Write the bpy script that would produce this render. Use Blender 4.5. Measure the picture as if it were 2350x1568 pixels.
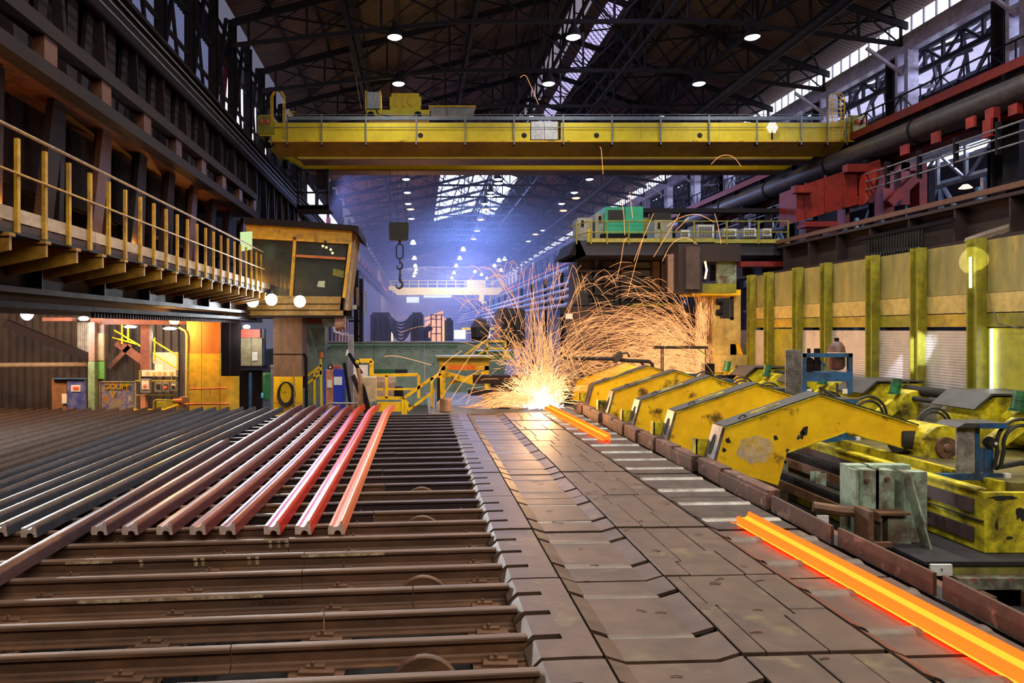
import bpy, math, random
from mathutils import Vector, Matrix
random.seed(7)
for o in list(bpy.data.objects): bpy.data.objects.remove(o)
SC = bpy.context.scene
COL = SC.collection
PI = math.pi
# ---------------------------------------------------------------- camera
F = 1600.0; VX, VY = 960.0, 755.0; CH = 2.3      # focal length in px, vanishing point, eye height
cam_d = bpy.data.cameras.new('camera'); cam = bpy.data.objects.new('camera', cam_d); COL.objects.link(cam)
cam.location = (0, 0, CH); cam.rotation_euler = (PI/2, 0, 0)
cam_d.sensor_width = 36; cam_d.lens = 36*F/2350
cam_d.shift_x = (1175-VX)/2350; cam_d.shift_y = (VY-784)/2350
cam_d.clip_start = .1; cam_d.clip_end = 600
SC.camera = cam
# ---------------------------------------------------------------- world, exposure
w = bpy.data.worlds.new('world'); SC.world = w; w.use_nodes = True
bg = w.node_tree.nodes['Background']; bg.inputs[0].default_value = (.36, .36, .52, 1); bg.inputs[1].default_value = .34
SC.view_settings.view_transform = 'Standard'; SC.view_settings.look = 'None'
SC.view_settings.exposure = 0.0; SC.view_settings.gamma = 1.0; SC.view_settings.use_curve_mapping = False
cy = SC.cycles
cy.max_bounces = 5; cy.diffuse_bounces = 3; cy.glossy_bounces = 3; cy.transmission_bounces = 4
cy.transparent_max_bounces = 6; cy.volume_bounces = 0; cy.caustics_reflective = False; cy.caustics_refractive = False
cy.sample_clamp_indirect = 4.0; cy.sample_clamp_direct = 0
def light(kind, name, loc, energy, color, target=None, **k):
    d = bpy.data.lights.new(name, kind); d.energy = energy; d.color = color
    for a, b in k.items(): setattr(d, a, b)
    o = bpy.data.objects.new(name, d); COL.objects.link(o); o.location = loc
    if target is not None:
        o.rotation_euler = (Vector(target)-Vector(loc)).to_track_quat('-Z', 'Y').to_euler()
    return o
WHITE = (.86, .95, 1); WARM = (1, .86, .68); SOD = (1, .42, .08); BLUE = (.27, .42, 1)
# high-bay lamps: light of the lamp rows (the lamps themselves are built below)
LAMPX = (-.89, 5.85, 12.6); LZ = 13.4
for k in range(-4, 4):
    for i, x in enumerate(LAMPX):
        y = 26.3+5*k
        light('SPOT', 'highbay_light', (x, y, LZ-.12), 1150 if k > -1 else 1350, (1, .90, .76), (x, y, 0), spot_size=2.3, spot_blend=.7, shadow_soft_size=.3)
# daylight falling through the far roof lights into the smoke
light('AREA', 'skylight_daylight', (5.7, 77, 15.6), 16000, BLUE, (5.7, 77, 0), shape='RECTANGLE', size=7, size_y=26)
# added frontal fill light behind the camera, for the unseen lamp rows there
light('AREA', 'rear_fill_light', (5, -5, 11.5), 2100, (1,.88,.74), (5, 22, 2.5), shape='RECTANGLE', size=22, size_y=3)
for y in (112, 150):
    light('AREA', 'skylight_daylight', (7.6, y, 15.5), 9000, (.34, .38, 1), (7.6, y, 0), shape='RECTANGLE', size=3, size_y=24)
light('AREA', 'far_crane_fill', (6, 128, 13.2), 7000, (1,.86,.7), (6, 152, 6), shape='RECTANGLE', size=18, size_y=3)  # added light that brings out the yellow of the far crane
light('AREA', 'side_window_daylight', (-6.9, 56, 12.2), 2600, (.42, .45, 1), (4, 58, 5), shape='RECTANGLE', size=40, size_y=2.4)
# daylight through the ridge glazing and the side windows of the near hall
light('AREA', 'ridge_daylight', (7.9, 30, 15.6), 500, (.62, .62, 1), (7.9, 30, 0), shape='RECTANGLE', size=1.2, size_y=40)
light('AREA', 'eaves_daylight', (22.5, 30, 12.4), 5200, (.62, .68, 1), (17.5, 30, 9.5), shape='RECTANGLE', size=40, size_y=2.0)
light('AREA', 'bay_roof_fill', (26, 32, 11.0), 3300, (.72, .75, 1), (26, 32, 14), shape='RECTANGLE', size=5, size_y=44)  # added upward light that brightens the roof of the neighbouring bay
# ---------------------------------------------------------------- helpers
def at(px, py, Y): return Vector(((px-VX)*Y/F, Y, CH+(VY-py)*Y/F))
def ax(px, Y): return (px-VX)*Y/F
def az(py, Y): return CH+(VY-py)*Y/F
class MB:
    def __init__(s): s.v = []; s.f = []; s.m = []
    def add(s, vs, fs, mi=0):
        b = len(s.v); s.v += [tuple(p) for p in vs]
        for f in fs: s.f.append(tuple(b+i for i in f)); s.m.append(mi)
        return s
    def box(s, x0, x1, y0, y1, z0, z1, mi=0):
        if x0 > x1: x0, x1 = x1, x0
        if y0 > y1: y0, y1 = y1, y0
        if z0 > z1: z0, z1 = z1, z0
        v = [(x0,y0,z0),(x1,y0,z0),(x1,y1,z0),(x0,y1,z0),(x0,y0,z1),(x1,y0,z1),(x1,y1,z1),(x0,y1,z1)]
        return s.add(v, [(3,2,1,0),(4,5,6,7),(0,1,5,4),(1,2,6,5),(2,3,7,6),(3,0,4,7)], mi)
    def pb(s, px0, py0, px1, py1, Y, d, mi=0):          # frontal box: its near face seen at these pixels, at distance Y, depth d
        return s.box(ax(px0,Y), ax(px1,Y), Y, Y+d, az(py1,Y), az(py0,Y), mi)
    def cbox(s, x0, x1, y0, y1, z0, z1, c=.01, mi=0):    # box with chamfered top
        v = [(x0,y0,z0),(x1,y0,z0),(x1,y1,z0),(x0,y1,z0),(x0,y0,z1-c),(x1,y0,z1-c),(x1,y1,z1-c),(x0,y1,z1-c),
             (x0+c,y0+c,z1),(x1-c,y0+c,z1),(x1-c,y1-c,z1),(x0+c,y1-c,z1)]
        return s.add(v, [(3,2,1,0),(0,1,5,4),(1,2,6,5),(2,3,7,6),(3,0,4,7),(4,5,9,8),(5,6,10,9),(6,7,11,10),(7,4,8,11),(8,9,10,11)], mi)
    def bar(s, p, q, w, h=None, up=(0,0,1), mi=0):
        p, q = Vector(p), Vector(q); h = h or w; d = (q-p).normalized(); u = Vector(up)
        if abs(d.dot(u)) > .98: u = Vector((0,1,0)) if abs(d.y) < .9 else Vector((1,0,0))
        a = d.cross(u).normalized()*(w/2); b = a.cross(d).normalized()*(h/2)
        v = [p-a-b,p+a-b,p+a+b,p-a+b,q-a-b,q+a-b,q+a+b,q-a+b]
        return s.add(v, [(0,1,2,3),(7,6,5,4),(0,4,5,1),(1,5,6,2),(2,6,7,3),(3,7,4,0)], mi)
    def path(s, pts, r, n=8, closed=False, mi=0, cap=True):
        pts = [Vector(p) for p in pts]; N = len(pts); rings = []; pu = None
        for i, p in enumerate(pts):
            a = pts[(i-1)%N] if (closed or i) else p; b = pts[(i+1)%N] if (closed or i < N-1) else p
            d = (b-a); d = d.normalized() if d.length > 1e-9 else Vector((0,0,1))
            if pu is None:
                pu = Vector((0,0,1)) if abs(d.z) < .9 else Vector((1,0,0))
            u = (pu-d*pu.dot(d))
            u = u.normalized() if u.length > 1e-6 else d.orthogonal().normalized()
            pu = u; v = d.cross(u); rr = r[i] if isinstance(r, (list,tuple)) else r
            rings.append([p+(u*math.cos(2*PI*k/n)+v*math.sin(2*PI*k/n))*rr for k in range(n)])
        b0 = len(s.v); s.v += [tuple(x) for g in rings for x in g]
        for i in range(N if closed else N-1):
            j = (i+1)%N
            for k in range(n):
                l = (k+1)%n
                s.f.append((b0+i*n+k, b0+i*n+l, b0+j*n+l, b0+j*n+k)); s.m.append(mi)
        if cap and not closed:
            s.f.append(tuple(b0+k for k in range(n))[::-1]); s.m.append(mi)
            s.f.append(tuple(b0+(N-1)*n+k for k in range(n))); s.m.append(mi)
        return s
    def tube(s, p, q, r, n=10, r2=None, mi=0): return s.path([p, q], [r, r if r2 is None else r2], n, mi=mi)
    def prism(s, poly, plane, a, b, mi=0, cap_mi=None):
        def P(u, v, t): return {'xz':(u,t,v),'yz':(t,u,v),'xy':(u,v,t)}[plane]
        n = len(poly); b0 = len(s.v)
        s.v += [P(u,v,a) for u,v in poly]+[P(u,v,b) for u,v in poly]
        for i in range(n):
            j = (i+1)%n; s.f.append((b0+i,b0+j,b0+n+j,b0+n+i)); s.m.append(mi)
        s.f.append(tuple(b0+i for i in range(n))[::-1]); s.m.append(mi if cap_mi is None else cap_mi)
        s.f.append(tuple(b0+n+i for i in range(n))); s.m.append(mi if cap_mi is None else cap_mi)
        return s
    def lathe(s, prof, c, n=16, axis='z', mi=0):
        c = Vector(c); b0 = len(s.v)
        for r, t in prof:
            for k in range(n):
                a = 2*PI*k/n; u, v = r*math.cos(a), r*math.sin(a)
                s.v.append(tuple(c+Vector({'z':(u,v,t),'y':(u,t,v),'x':(t,u,v)}[axis])))
        for i in range(len(prof)-1):
            for k in range(n):
                l = (k+1)%n; s.f.append((b0+i*n+k,b0+i*n+l,b0+(i+1)*n+l,b0+(i+1)*n+k)); s.m.append(mi)
        if prof[0][0] > 1e-4: s.f.append(tuple(b0+k for k in range(n))[::-1]); s.m.append(mi)
        if prof[-1][0] > 1e-4: s.f.append(tuple(b0+(len(prof)-1)*n+k for k in range(n))); s.m.append(mi)
        return s
    def ibeam(s, p, q, h, w, t=.03, up=(0,0,1), mi=0):
        p, q = Vector(p), Vector(q); d = (q-p).normalized(); u = Vector(up); u = (u-d*u.dot(d)).normalized()
        s.bar(p, q, t, h, up, mi); o = u*(h/2)
        s.bar(p+o, q+o, w, t, up, mi); s.bar(p-o, q-o, w, t, up, mi); return s
    def corr(s, u0, u1, z0, z1, c, pitch=.2, amp=.03, plane='x', mi=0):   # corrugated sheet with ribs upright, running along x or y
        n = max(2, int((u1-u0)/pitch)); pts = []
        for i in range(n):
            u = u0+i*(u1-u0)/n; p = (u1-u0)/n
            pts += [(u,0),(u+p*.35,0),(u+p*.5,amp),(u+p*.85,amp)]
        pts.append((u1,0)); b0 = len(s.v)
        for z in (z0, z1):
            for u, a in pts: s.v.append((u,c-a,z) if plane == 'x' else (c+a,u,z))
        k = len(pts)
        for i in range(k-1): s.f.append((b0+i,b0+i+1,b0+k+i+1,b0+k+i)); s.m.append(mi)
        return s
    def build(s, name, mats, parent=None, smooth=False, origin=None):
        if not isinstance(mats, (list,tuple)): mats = [mats]
        me = bpy.data.meshes.new(name)
        xs, ys, zs = zip(*s.v)
        if origin is None: origin = ((min(xs)+max(xs))/2, (min(ys)+max(ys))/2, min(zs))
        ox, oy, oz = origin
        me.from_pydata([(x-ox,y-oy,z-oz) for x,y,z in s.v], [], s.f)
        for m in mats: me.materials.append(m)
        if len(mats) > 1: me.polygons.foreach_set('material_index', s.m)
        if smooth:
            me.polygons.foreach_set('use_smooth', [True]*len(s.f)); me.set_sharp_from_angle(angle=.7)
        me.update()
        o = bpy.data.objects.new(name, me); COL.objects.link(o)
        L = Vector(origin)
        if parent is not None:
            o.parent = parent; p = parent
            while p is not None: L = L-p.location; p = p.parent
        o.location = L
        return o
def tag(o, label=None, cat=None, group=None, kind=None):
    if label: o['label'] = label
    if cat: o['category'] = cat
    if group: o['group'] = group
    if kind: o['kind'] = kind
    return o
def T(name, label, cat, loc=(0,0,0), group=None):
    o = bpy.data.objects.new(name, None); COL.objects.link(o); o.location = loc; o.empty_display_size = .1
    return tag(o, label, cat, group)
def S(name, loc=(0,0,0)):
    o = bpy.data.objects.new(name, None); COL.objects.link(o); o.location = loc; o['kind'] = 'structure'; return o
def kids(o): return [c for c in bpy.data.objects if c.parent == o]
def template(root):
    return (root, [(c, kids(c)) for c in kids(root)])
def dup(tp, loc, label=None, rotz=None):
    root, ch = tp; r = root.copy(); COL.objects.link(r); r.location = loc
    if rotz is not None: r.rotation_euler = (0,0,rotz)
    if label: r['label'] = label
    for c, gs in ch:
        d = c.copy(); COL.objects.link(d); d.parent = r
        for g in gs:
            e = g.copy(); COL.objects.link(e); e.parent = d
    return r
def text(s, size, loc, rot, mat, parent=None, ext=.002, name='lettering'):
    c = bpy.data.curves.new(name, 'FONT'); c.body = s; c.size = size; c.extrude = ext; c.align_x = 'LEFT'; c.offset = size*.015
    c.materials.append(mat); o = bpy.data.objects.new(name, c); COL.objects.link(o)
    bpy.context.view_layer.update(); me = bpy.data.meshes.new_from_object(o.evaluated_get(bpy.context.evaluated_depsgraph_get())); bpy.data.objects.remove(o)
    o = bpy.data.objects.new(name, me); COL.objects.link(o)
    L = Vector(loc)
    if parent is not None:
        o.parent = parent; p = parent
        while p is not None: L = L-p.location; p = p.parent
    o.location = L; o.rotation_euler = rot; return o
# ---------------------------------------------------------------- materials
def mat(name, base, dirt=None, scale=2.0, thr=.55, soft=.12, rough=.55, metal=0.0, bump=.15, stretch=(1,1,1), var=.25, third=None, rib=None, emit=None, es=0.0, spec=.5):
    m = bpy.data.materials.new(name); m.use_nodes = True; nt = m.node_tree; N = nt.nodes; L = nt.links
    b = N['Principled BSDF']; b.inputs['Roughness'].default_value = rough; b.inputs['Metallic'].default_value = metal
    b.inputs['Specular IOR Level'].default_value = spec
    g = N.new('ShaderNodeNewGeometry'); mp = N.new('ShaderNodeMapping'); mp.inputs['Scale'].default_value = stretch
    L.new(g.outputs['Position'], mp.inputs['Vector'])
    def noise(sc, det=5, rg=.6):
        n = N.new('ShaderNodeTexNoise'); n.inputs['Scale'].default_value = sc; n.inputs['Detail'].default_value = det; n.inputs['Roughness'].default_value = rg
        L.new(mp.outputs[0], n.inputs['Vector']); return n
    n2 = noise(scale*4.3, 4)
    mr = N.new('ShaderNodeMapRange'); mr.inputs[1].default_value = .3; mr.inputs[2].default_value = .7
    mr.inputs[3].default_value = 1-var; mr.inputs[4].default_value = 1+var; L.new(n2.outputs[0], mr.inputs[0])
    col = N.new('ShaderNodeVectorMath'); col.operation = 'SCALE'
    src = None
    def mix(a, bcol, sc, t, sf):
        n = noise(sc); r = N.new('ShaderNodeMapRange'); r.inputs[1].default_value = t-sf; r.inputs[2].default_value = t+sf; L.new(n.outputs[0], r.inputs[0])
        x = N.new('ShaderNodeMix'); x.data_type = 'RGBA'; L.new(r.outputs[0], x.inputs[0])
        if isinstance(a, tuple): x.inputs[6].default_value = (*a, 1)
        else: L.new(a, x.inputs[6])
        x.inputs[7].default_value = (*bcol, 1); return x.outputs[2]
    src = base
    if dirt: src = mix(src, dirt, scale, thr, soft)
    if third: src = mix(src, third, scale*1.7+.37, .63, .05)
    if isinstance(src, tuple): col.inputs[0].default_value = src
    else: L.new(src, col.inputs[0])
    L.new(mr.outputs[0], col.inputs['Scale'])
    L.new(col.outputs[0], b.inputs['Base Color'])
    if bump or rib:
        bp = N.new('ShaderNodeBump'); bp.inputs['Strength'].default_value = bump; bp.inputs['Distance'].default_value = .02
        L.new(n2.outputs[0], bp.inputs['Height'])
        if rib:
            ws = N.new('ShaderNodeTexWave'); ws.bands_direction = rib[0]; ws.inputs['Scale'].default_value = rib[1]
            L.new(g.outputs['Position'], ws.inputs['Vector'])
            b2 = N.new('ShaderNodeBump'); b2.inputs['Strength'].default_value = 1; b2.inputs['Distance'].default_value = rib[2]
            L.new(ws.outputs[0], b2.inputs['Height']); L.new(bp.outputs[0], b2.inputs['Normal']); L.new(b2.outputs[0], b.inputs['Normal'])
        else: L.new(bp.outputs[0], b.inputs['Normal'])
    rr = N.new('ShaderNodeMapRange'); rr.inputs[3].default_value = max(.05, rough-.14); rr.inputs[4].default_value = min(1, rough+.14); L.new(n2.outputs[0], rr.inputs[0]); L.new(rr.outputs[0], b.inputs['Roughness'])
    if emit: b.inputs['Emission Color'].default_value = (*emit, 1); b.inputs['Emission Strength'].default_value = es
    return m
def emis(name, c, s, sample=True):
    m = bpy.data.materials.new(name); m.use_nodes = True; nt = m.node_tree; nt.nodes.clear()
    e = nt.nodes.new('ShaderNodeEmission'); e.inputs[0].default_value = (*c, 1); e.inputs[1].default_value = s
    o = nt.nodes.new('ShaderNodeOutputMaterial'); nt.links.new(e.outputs[0], o.inputs[0])
    if not sample: m.cycles.emission_sampling = 'NONE'
    return m
RUST = mat('rusty_steel', (.175,.088,.048), (.10,.054,.034), 2.2, .5, .2, .62, .3, .35, third=(.19,.095,.045), stretch=(.35,1,1))
HEAD = mat('worn_rail_head', (.18,.105,.068), (.10,.060,.042), 3, .5, .2, .55, .2, .25, stretch=(.2,1,1))
PLATE = mat('brown_table_plate', (.118,.072,.048), (.070,.046,.034), 1.3, .5, .2, .52, .25, .25, third=(.145,.105,.055), stretch=(.8,1,1))
PLATED = mat('dark_table_plate', (.10,.075,.07), (.055,.045,.045), 1.8, .5, .2, .42, .5, .25)
ROLL = mat('polished_roller', (.30,.30,.27), (.16,.14,.12), 5, .5, .2, .40, .85, .03)
ROLLD = mat('dull_roller', (.15,.12,.095), (.10,.08,.065), 5, .5, .2, .50, .6, .05)
KERB = mat('kerb_steel', (.125,.058,.040), (.07,.042,.032), 2, .5, .2, .6, .25, .3, third=(.30,.17,.13))
RUSTD = mat('dark_skid_steel', (.055,.032,.032), (.03,.02,.022), 2.2, .5, .2, .6, .3, .2, stretch=(.35,1,1))  # darker copy of the skid rail steel, for the far rails
HEADD = mat('dark_rail_head', (.12,.085,.08), (.06,.045,.045), 3, .5, .2, .42, .6, .15, stretch=(.2,1,1))
BLACK = mat('black_grime', (.014,.012,.013), None, 2, rough=.8, bump=.2)
PIT = mat('pit_steel', (.03,.028,.035), (.015,.013,.016), 1.2, .5, .2, .7, .2, .2)
YEL = mat('yellow_paint', (.90,.58,.008), (.78,.42,.010), 1.1, .55, .2, .42, 0, .12, var=.12, third=(.10,.06,.015))
YELG = mat('greasy_yellow_paint', (.60,.52,.02), (.07,.055,.012), 2.6, .56, .1, .42, 0, .3, var=.3, third=(.38,.33,.02))
YELC = mat('crane_yellow', (.80,.66,.015), (.68,.50,.015), .8, .55, .2, .5, 0, .08, var=.1)
YELO = mat('rail_yellow', (.52,.30,.015), (.30,.15,.02), 2.5, .55, .15, .5, 0, .2)
YWALL = mat('olive_yellow_panel', (.33,.29,.09), (.20,.18,.07), 1.3, .5, .25, .55, 0, .12, third=(.36,.27,.07), stretch=(1,1,.3))
YPOST = mat('olive_yellow_post', (.30,.28,.015), (.15,.14,.02), 2, .52, .2, .5, 0, .2)
YEDGE = mat('pale_yellow_strip', (.60,.46,.16), (.38,.30,.09), 1.4, .5, .2, .5, 0, .12)
SILV = mat('aluminium_sheet', (.56,.53,.52), (.40,.37,.36), 1.1, .5, .25, .5, .25, .1, third=(.30,.27,.26), rib=('Z', 5.5, .004), var=.12, stretch=(1,1,.5))
GREYT = mat('worn_grey_top', (.075,.078,.082), (.05,.048,.046), 3, .5, .2, .5, .3, .2)
BARE = mat('bare_scraped_steel', (.22,.20,.195), (.09,.075,.07), 4, .5, .12, .4, .6, .2)
BEIGE = mat('scraped_beige', (.55,.42,.25), (.62,.40,.05), 3, .55, .1, .6, 0, .1)
GRNP = mat('flaking_green_paint', (.30,.40,.30), (.11,.075,.05), 2.2, .54, .08, .55, 0, .35, third=(.20,.17,.11))
GRNW = mat('green_grey_concrete', (.24,.34,.30), (.16,.22,.20), .6, .5, .25, .7, 0, .1)
GRN = mat('green_enamel', (.01,.34,.20), (.01,.22,.13), 2, .55, .2, .4, 0, .05, var=.1)
DGRN = mat('dark_green_paint', (.02,.15,.06), (.02,.06,.03), 3, .55, .1, .4)
BLUP = mat('blue_machine_paint', (.02,.10,.26), (.02,.03,.05), 2.5, .56, .1, .5)
BLUC = mat('blue_cabinet_paint', (.02,.04,.55), (.03,.06,.40), 1.5, .55, .2, .45, var=.1)
BLUS = mat('scuffed_blue_paint', (.05,.08,.42), (.16,.20,.48), 5, .52, .12, .5)
RED = mat('red_lead_paint', (.28,.02,.012), (.13,.012,.012), 1.2, .52, .2, .5, 0, .12)
REDB = mat('orange_red_beam', (.42,.04,.018), (.28,.028,.018), .8, .52, .2, .55)
DST = mat('dark_structure_steel', (.013,.009,.012), (.008,.006,.009), 1.1, .5, .2, .75, 0, .12, spec=.15)
DSTB = mat('brown_structure_steel', (.020,.011,.011), (.011,.007,.009), .9, .5, .25, .7, 0, .12, spec=.2)
BLK = mat('black_lattice_steel', (.013,.011,.016), None, 1, rough=.75, bump=0, spec=.2)
ROOF = mat('roof_sheet', (.10,.052,.05), (.065,.035,.036), .5, .5, .2, .75, 0, .0, rib=('Y', 1.5, .05), var=.1)
ROOF2 = mat('pale_roof_sheet', (.55,.52,.60), (.45,.42,.5), .5, .5, .2, .7, 0, 0, rib=('Y', 1.6, .05), var=.08)
LILAC = mat('pale_lilac_paint', (.42,.40,.52), (.25,.22,.28), 1.5, .5, .2, .5)
GREYM = mat('galvanised_grey', (.30,.31,.33), (.18,.18,.20), 3, .5, .2, .45, .4, .1)
MESHP = mat('perforated_grey_sheet', (.38,.36,.35), (.16,.14,.13), 6, .5, .15, .5, .2, .1)
CORRD = mat('dark_corrugated_sheet', (.13,.095,.08), (.08,.06,.055), .7, .5, .25, .65, 0, .05)
FLOOR = mat('dark_concrete', (.07,.06,.055), (.035,.03,.03), .8, .5, .2, .7, 0, .2)
HAZW = mat('grey_far_wall', (.30,.27,.30), (.22,.2,.24), .3, .5, .25, .7, 0, 0)
PIPE = mat('scuffed_grey_pipe', (.065,.058,.062), (.12,.07,.05), 1.6, .6, .1, .42, .35, .15)
BEAMB = mat('brown_runway_steel', (.060,.036,.032), (.03,.02,.022), 1.1, .5, .2, .6, .1, .1)
HOSE = mat('black_rubber', (.02,.02,.022), None, 3, rough=.45, bump=0)
COPPER = mat('rusty_red_tank', (.22,.07,.035), (.06,.045,.04), 2.5, .5, .12, .45)
WHITEP = mat('white_plate', (.75,.75,.74), (.55,.55,.55), 4, .55, .2, .5, var=.08)
PAPER = mat('white_paper', (.8,.82,.86), None, 4, rough=.8, bump=0, var=.03)
ORAN = mat('orange_paint', (.62,.20,.05), (.50,.13,.05), 3, .5, .2, .55)
REDP = mat('red_panel_paint', (.70,.12,.08), None, 3, rough=.5, bump=0, var=.1)
CREAM = mat('cream_cabinet', (.42,.37,.24), (.26,.22,.13), 2, .5, .2, .55)
GLASS = mat('dark_cabin_glass', (.035,.042,.042), (.05,.056,.05), .7, .5, .2, .12, 0, 0, var=.1)
WOODB = mat('brown_board', (.30,.17,.10), (.16,.09,.05), 3, .5, .2, .6)
SKYP = emis('daylit_glazing', (.55,.66,1), 3.2); SKYB = emis('far_daylit_glazing', (.50,.66,1), 2.6)
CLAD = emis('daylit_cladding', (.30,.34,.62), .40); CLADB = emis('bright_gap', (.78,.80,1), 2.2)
SLIT = emis('daylight_slit', (.92,.94,1), 6)
LAMPW = emis('white_lamp', (.9,1,.98), 22); LAMPF = emis('far_white_lamp', (.85,.93,1), 5, False); LAMPO = emis('sodium_lamp', (1,.42,.08), 14); TUBEW = emis('tube_lamp', (.8,.86,1), 9)
FLOOD = emis('flood_lamp', (.92,.97,1), 120)
LGRN = emis('green_screen_lamp', (.72,.95,.45), .9)
SPARK = emis('spark', (1,.40,.14), 1.7, False); SPARKH = emis('hot_spark', (1,.55,.22), 3.2, False)
HOTY = emis('hot_yellow', (1,.27,.018), 2.7); HOTO = emis('hot_orange', (1,.07,.006), 4.0); HOTR = emis('hot_red', (.9,.04,.008), 1.3)
CUTEND = mat('sawn_rail_end', (.62,.50,.45), (.45,.34,.30), 9, .5, .2, .5, 0, .1)
# ================================================================ SETTING
FZ = -1.2
S_ = lambda o: tag(o, kind='structure')
S_(MB().box(-26, 36, -8, 200, FZ-.2, FZ).build('floor', FLOOR))
XL, XR, XE, ZL, ZR, ZE = -7.0, 18.5, 7.4, 14.2, 14.05, 17.9     # eaves and ridge of the hall
def roofz(x): return ZL+(ZE-ZL)*(x-XL)/(XE-XL) if x < XE else ZR+(ZE-ZR)*(XR-x)/(XR-XE)
roof = S('ceiling', (6, 96, 14))
def slope(x0, x1, y0, y1, m, name='roof_sheet', dz=0, t=.05):
    z0, z1 = roofz(x0)+dz, roofz(x1)+dz
    v = [(x0,y0,z0),(x1,y0,z1),(x1,y1,z1),(x0,y1,z0)]; v += [(a,b,c+t) for a,b,c in v]
    return MB().add(v, [(3,2,1,0),(4,5,6,7),(0,1,5,4),(1,2,6,5),(2,3,7,6),(3,0,4,7)]).build(name, m, roof)
slope(XL, 2.0, -8, 198, ROOF); slope(2.0, XE, -8, 62, ROOF); slope(2.0, XE, 92, 198, ROOF)
slope(9.8, XR, -8, 198, ROOF); slope(9.5, 9.8, -8, 62, ROOF); slope(XE, 9.8, 92, 198, ROOF)
slope(XE, 8.15, -8, 62, emis('dim_daylit_sheet', (.45,.38,.50), .55), 'translucent_sheet')
slope(8.15, 8.75, -8, 62, ROOF)
# ridge glazing: glass blocks, every one with its own edge
gl = MB()
SKB = emis('glass_block', (.62,.56,.95), .95); SKG = mat('glass_block_joint', (.05,.045,.07), None, 2, bump=0)
y = 14.0
while y < 57:
    for k in range(4):
        x0 = 8.78+k*.18; z0, z1 = roofz(x0), roofz(x0+.16); dy = (k%2)*.22
        v = [(x0,y+dy,z0),(x0+.16,y+dy+.1,z1),(x0+.16,y+dy+.36,z1),(x0,y+dy+.26,z0)]
        gl.add(v+[(a,b,c+.04) for a,b,c in v], [(3,2,1,0),(0,1,5,4),(1,2,6,5),(2,3,7,6),(3,0,4,7)])
    y += .44
tag(gl.build('glass_block', SKB, roof), kind='stuff')
slope(8.75, 9.5, -8, 62, SKG, 'glazing_bed', .05)
# far roof lights, pane by pane
for i in range(6):
    for j, (xa, xb) in enumerate(((2.05,4.6),(4.7,7.36),(7.44,8.6),(8.7,9.75))):
        slope(xa, xb, 62.1+i*5, 67-.12+i*5, SKYP, 'roof_light')
# trusses: one every five metres
def truss(y):
    t = S('roof_truss', (6, 0, 10))
    m = MB(); tc = lambda x: roofz(x)-.35
    m.bar((XL,y,tc(XL)), (XE,y,tc(XE)), .12, .26); m.bar((XE,y,tc(XE)), (XR,y,tc(XR)), .12, .26)
    m.build('top_chord', BLK, t)
    bz = lambda x: 13.0+ (.9*(x-XL)/8.4 if x < 1.4 else .9 if x < 11.6 else .9-.9*(x-11.6)/6.9)
    m = MB()
    for a, b in ((XL,1.4),(1.4,11.6),(11.6,XR)): m.bar((a,y,bz(a)), (b,y,bz(b)), .10, .16)
    m.build('bottom_chord', BLK, t)
    xs = [XL+.6, -4.2, -1.4, 1.4, 4.4, 7.4, 10.2, 12.6, 14.8, 16.6, XR-.3]
    m = MB()
    for i, x in enumerate(xs):
        m.bar((x,y,bz(x)), (x,y,tc(x)), .08)
        if i: 
            a, b = (xs[i-1], x) if x <= 7.4 else (x, xs[i-1])
            m.bar((a,y,tc(a)), (b,y,bz(b)), .07); m.bar((b,y,tc(b)), (a,y,bz(a)), .045)
    m.build('web_member', BLK, t)
    return t
tp = truss(0); tmpl = template(tp)
tp.location.y = 11.3
for k in range(1, 30): dup(tmpl, (6, 11.3+5*k, 10))
purl = MB()
for x in [-5.6,-4.0,-2.4,-.8,.8,2.4,4.0,5.4,10.2,11.6,13.0,14.5,16.0,17.4]:
    purl.bar((x,-6,roofz(x)-.12), (x,196,roofz(x)-.12), .09, .14)
purl.build('roof_purlin', BLK, roof)
wb = MB()
for k in range(9):
    y = 11.3+5*k
    for a, b in ((-6,-1),(-1,4),(9.4,13.5),(13.5,18)):
        wb.bar((a,y,roofz(a)-.25),(b,y+5,roofz(b)-.25), .07); wb.bar((b,y,roofz(b)-.25),(a,y+5,roofz(a)-.25), .07)
    if k < 9:
        wb.bar((7.5,y,roofz(7.5)-.2),(9.7,y+2.5,roofz(9.7)-.2), .06); wb.bar((9.7,y+2.5,roofz(9.7)-.2),(7.5,y+5,roofz(7.5)-.2), .06)
        wb.bar((7.5,y+2.5,roofz(7.5)-.2),(9.7,y+2.5,roofz(9.7)-.2), .05)
wb.build('wind_brace', BLK, roof)
def lattice(x, z0, z1, y0, y1, m, name, pitch=2.5, w=.10, parent=roof, posts=True, cw=.14):
    b = MB(); b.bar((x,y0,z0),(x,y1,z0), cw, cw); b.bar((x,y0,z1),(x,y1,z1), cw, cw)
    y = y0; k = 0
    while y < y1-.01:
        if posts: b.bar((x,y,z0),(x,y,z1), w)
        if k%2: b.bar((x,y,z0),(x,y+pitch,z1), w*.8)
        else: b.bar((x,y,z1),(x,y+pitch,z0), w*.8)
        y += pitch; k += 1
    return b.build(name, m, parent)
lattice(10.1, roofz(10.1)-1.9, roofz(10.1)-.3, 11.3, 190, BLK, 'roof_girder', 1.25, .09)
lattice(9.7, roofz(9.7)-1.7, roofz(9.7)-.2, 11.3, 57, BLK, 'roof_girder', 1.25, .07)
lattice(7.0, roofz(7.0)-1.9, roofz(7.0)-.3, 11.3, 190, BLK, 'roof_girder', 2.5, .09)
lattice(5.8, roofz(5.8)-1.9, roofz(5.8)-.3, 11.3, 57, BLK, 'roof_girder', 2.5, .07)
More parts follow.
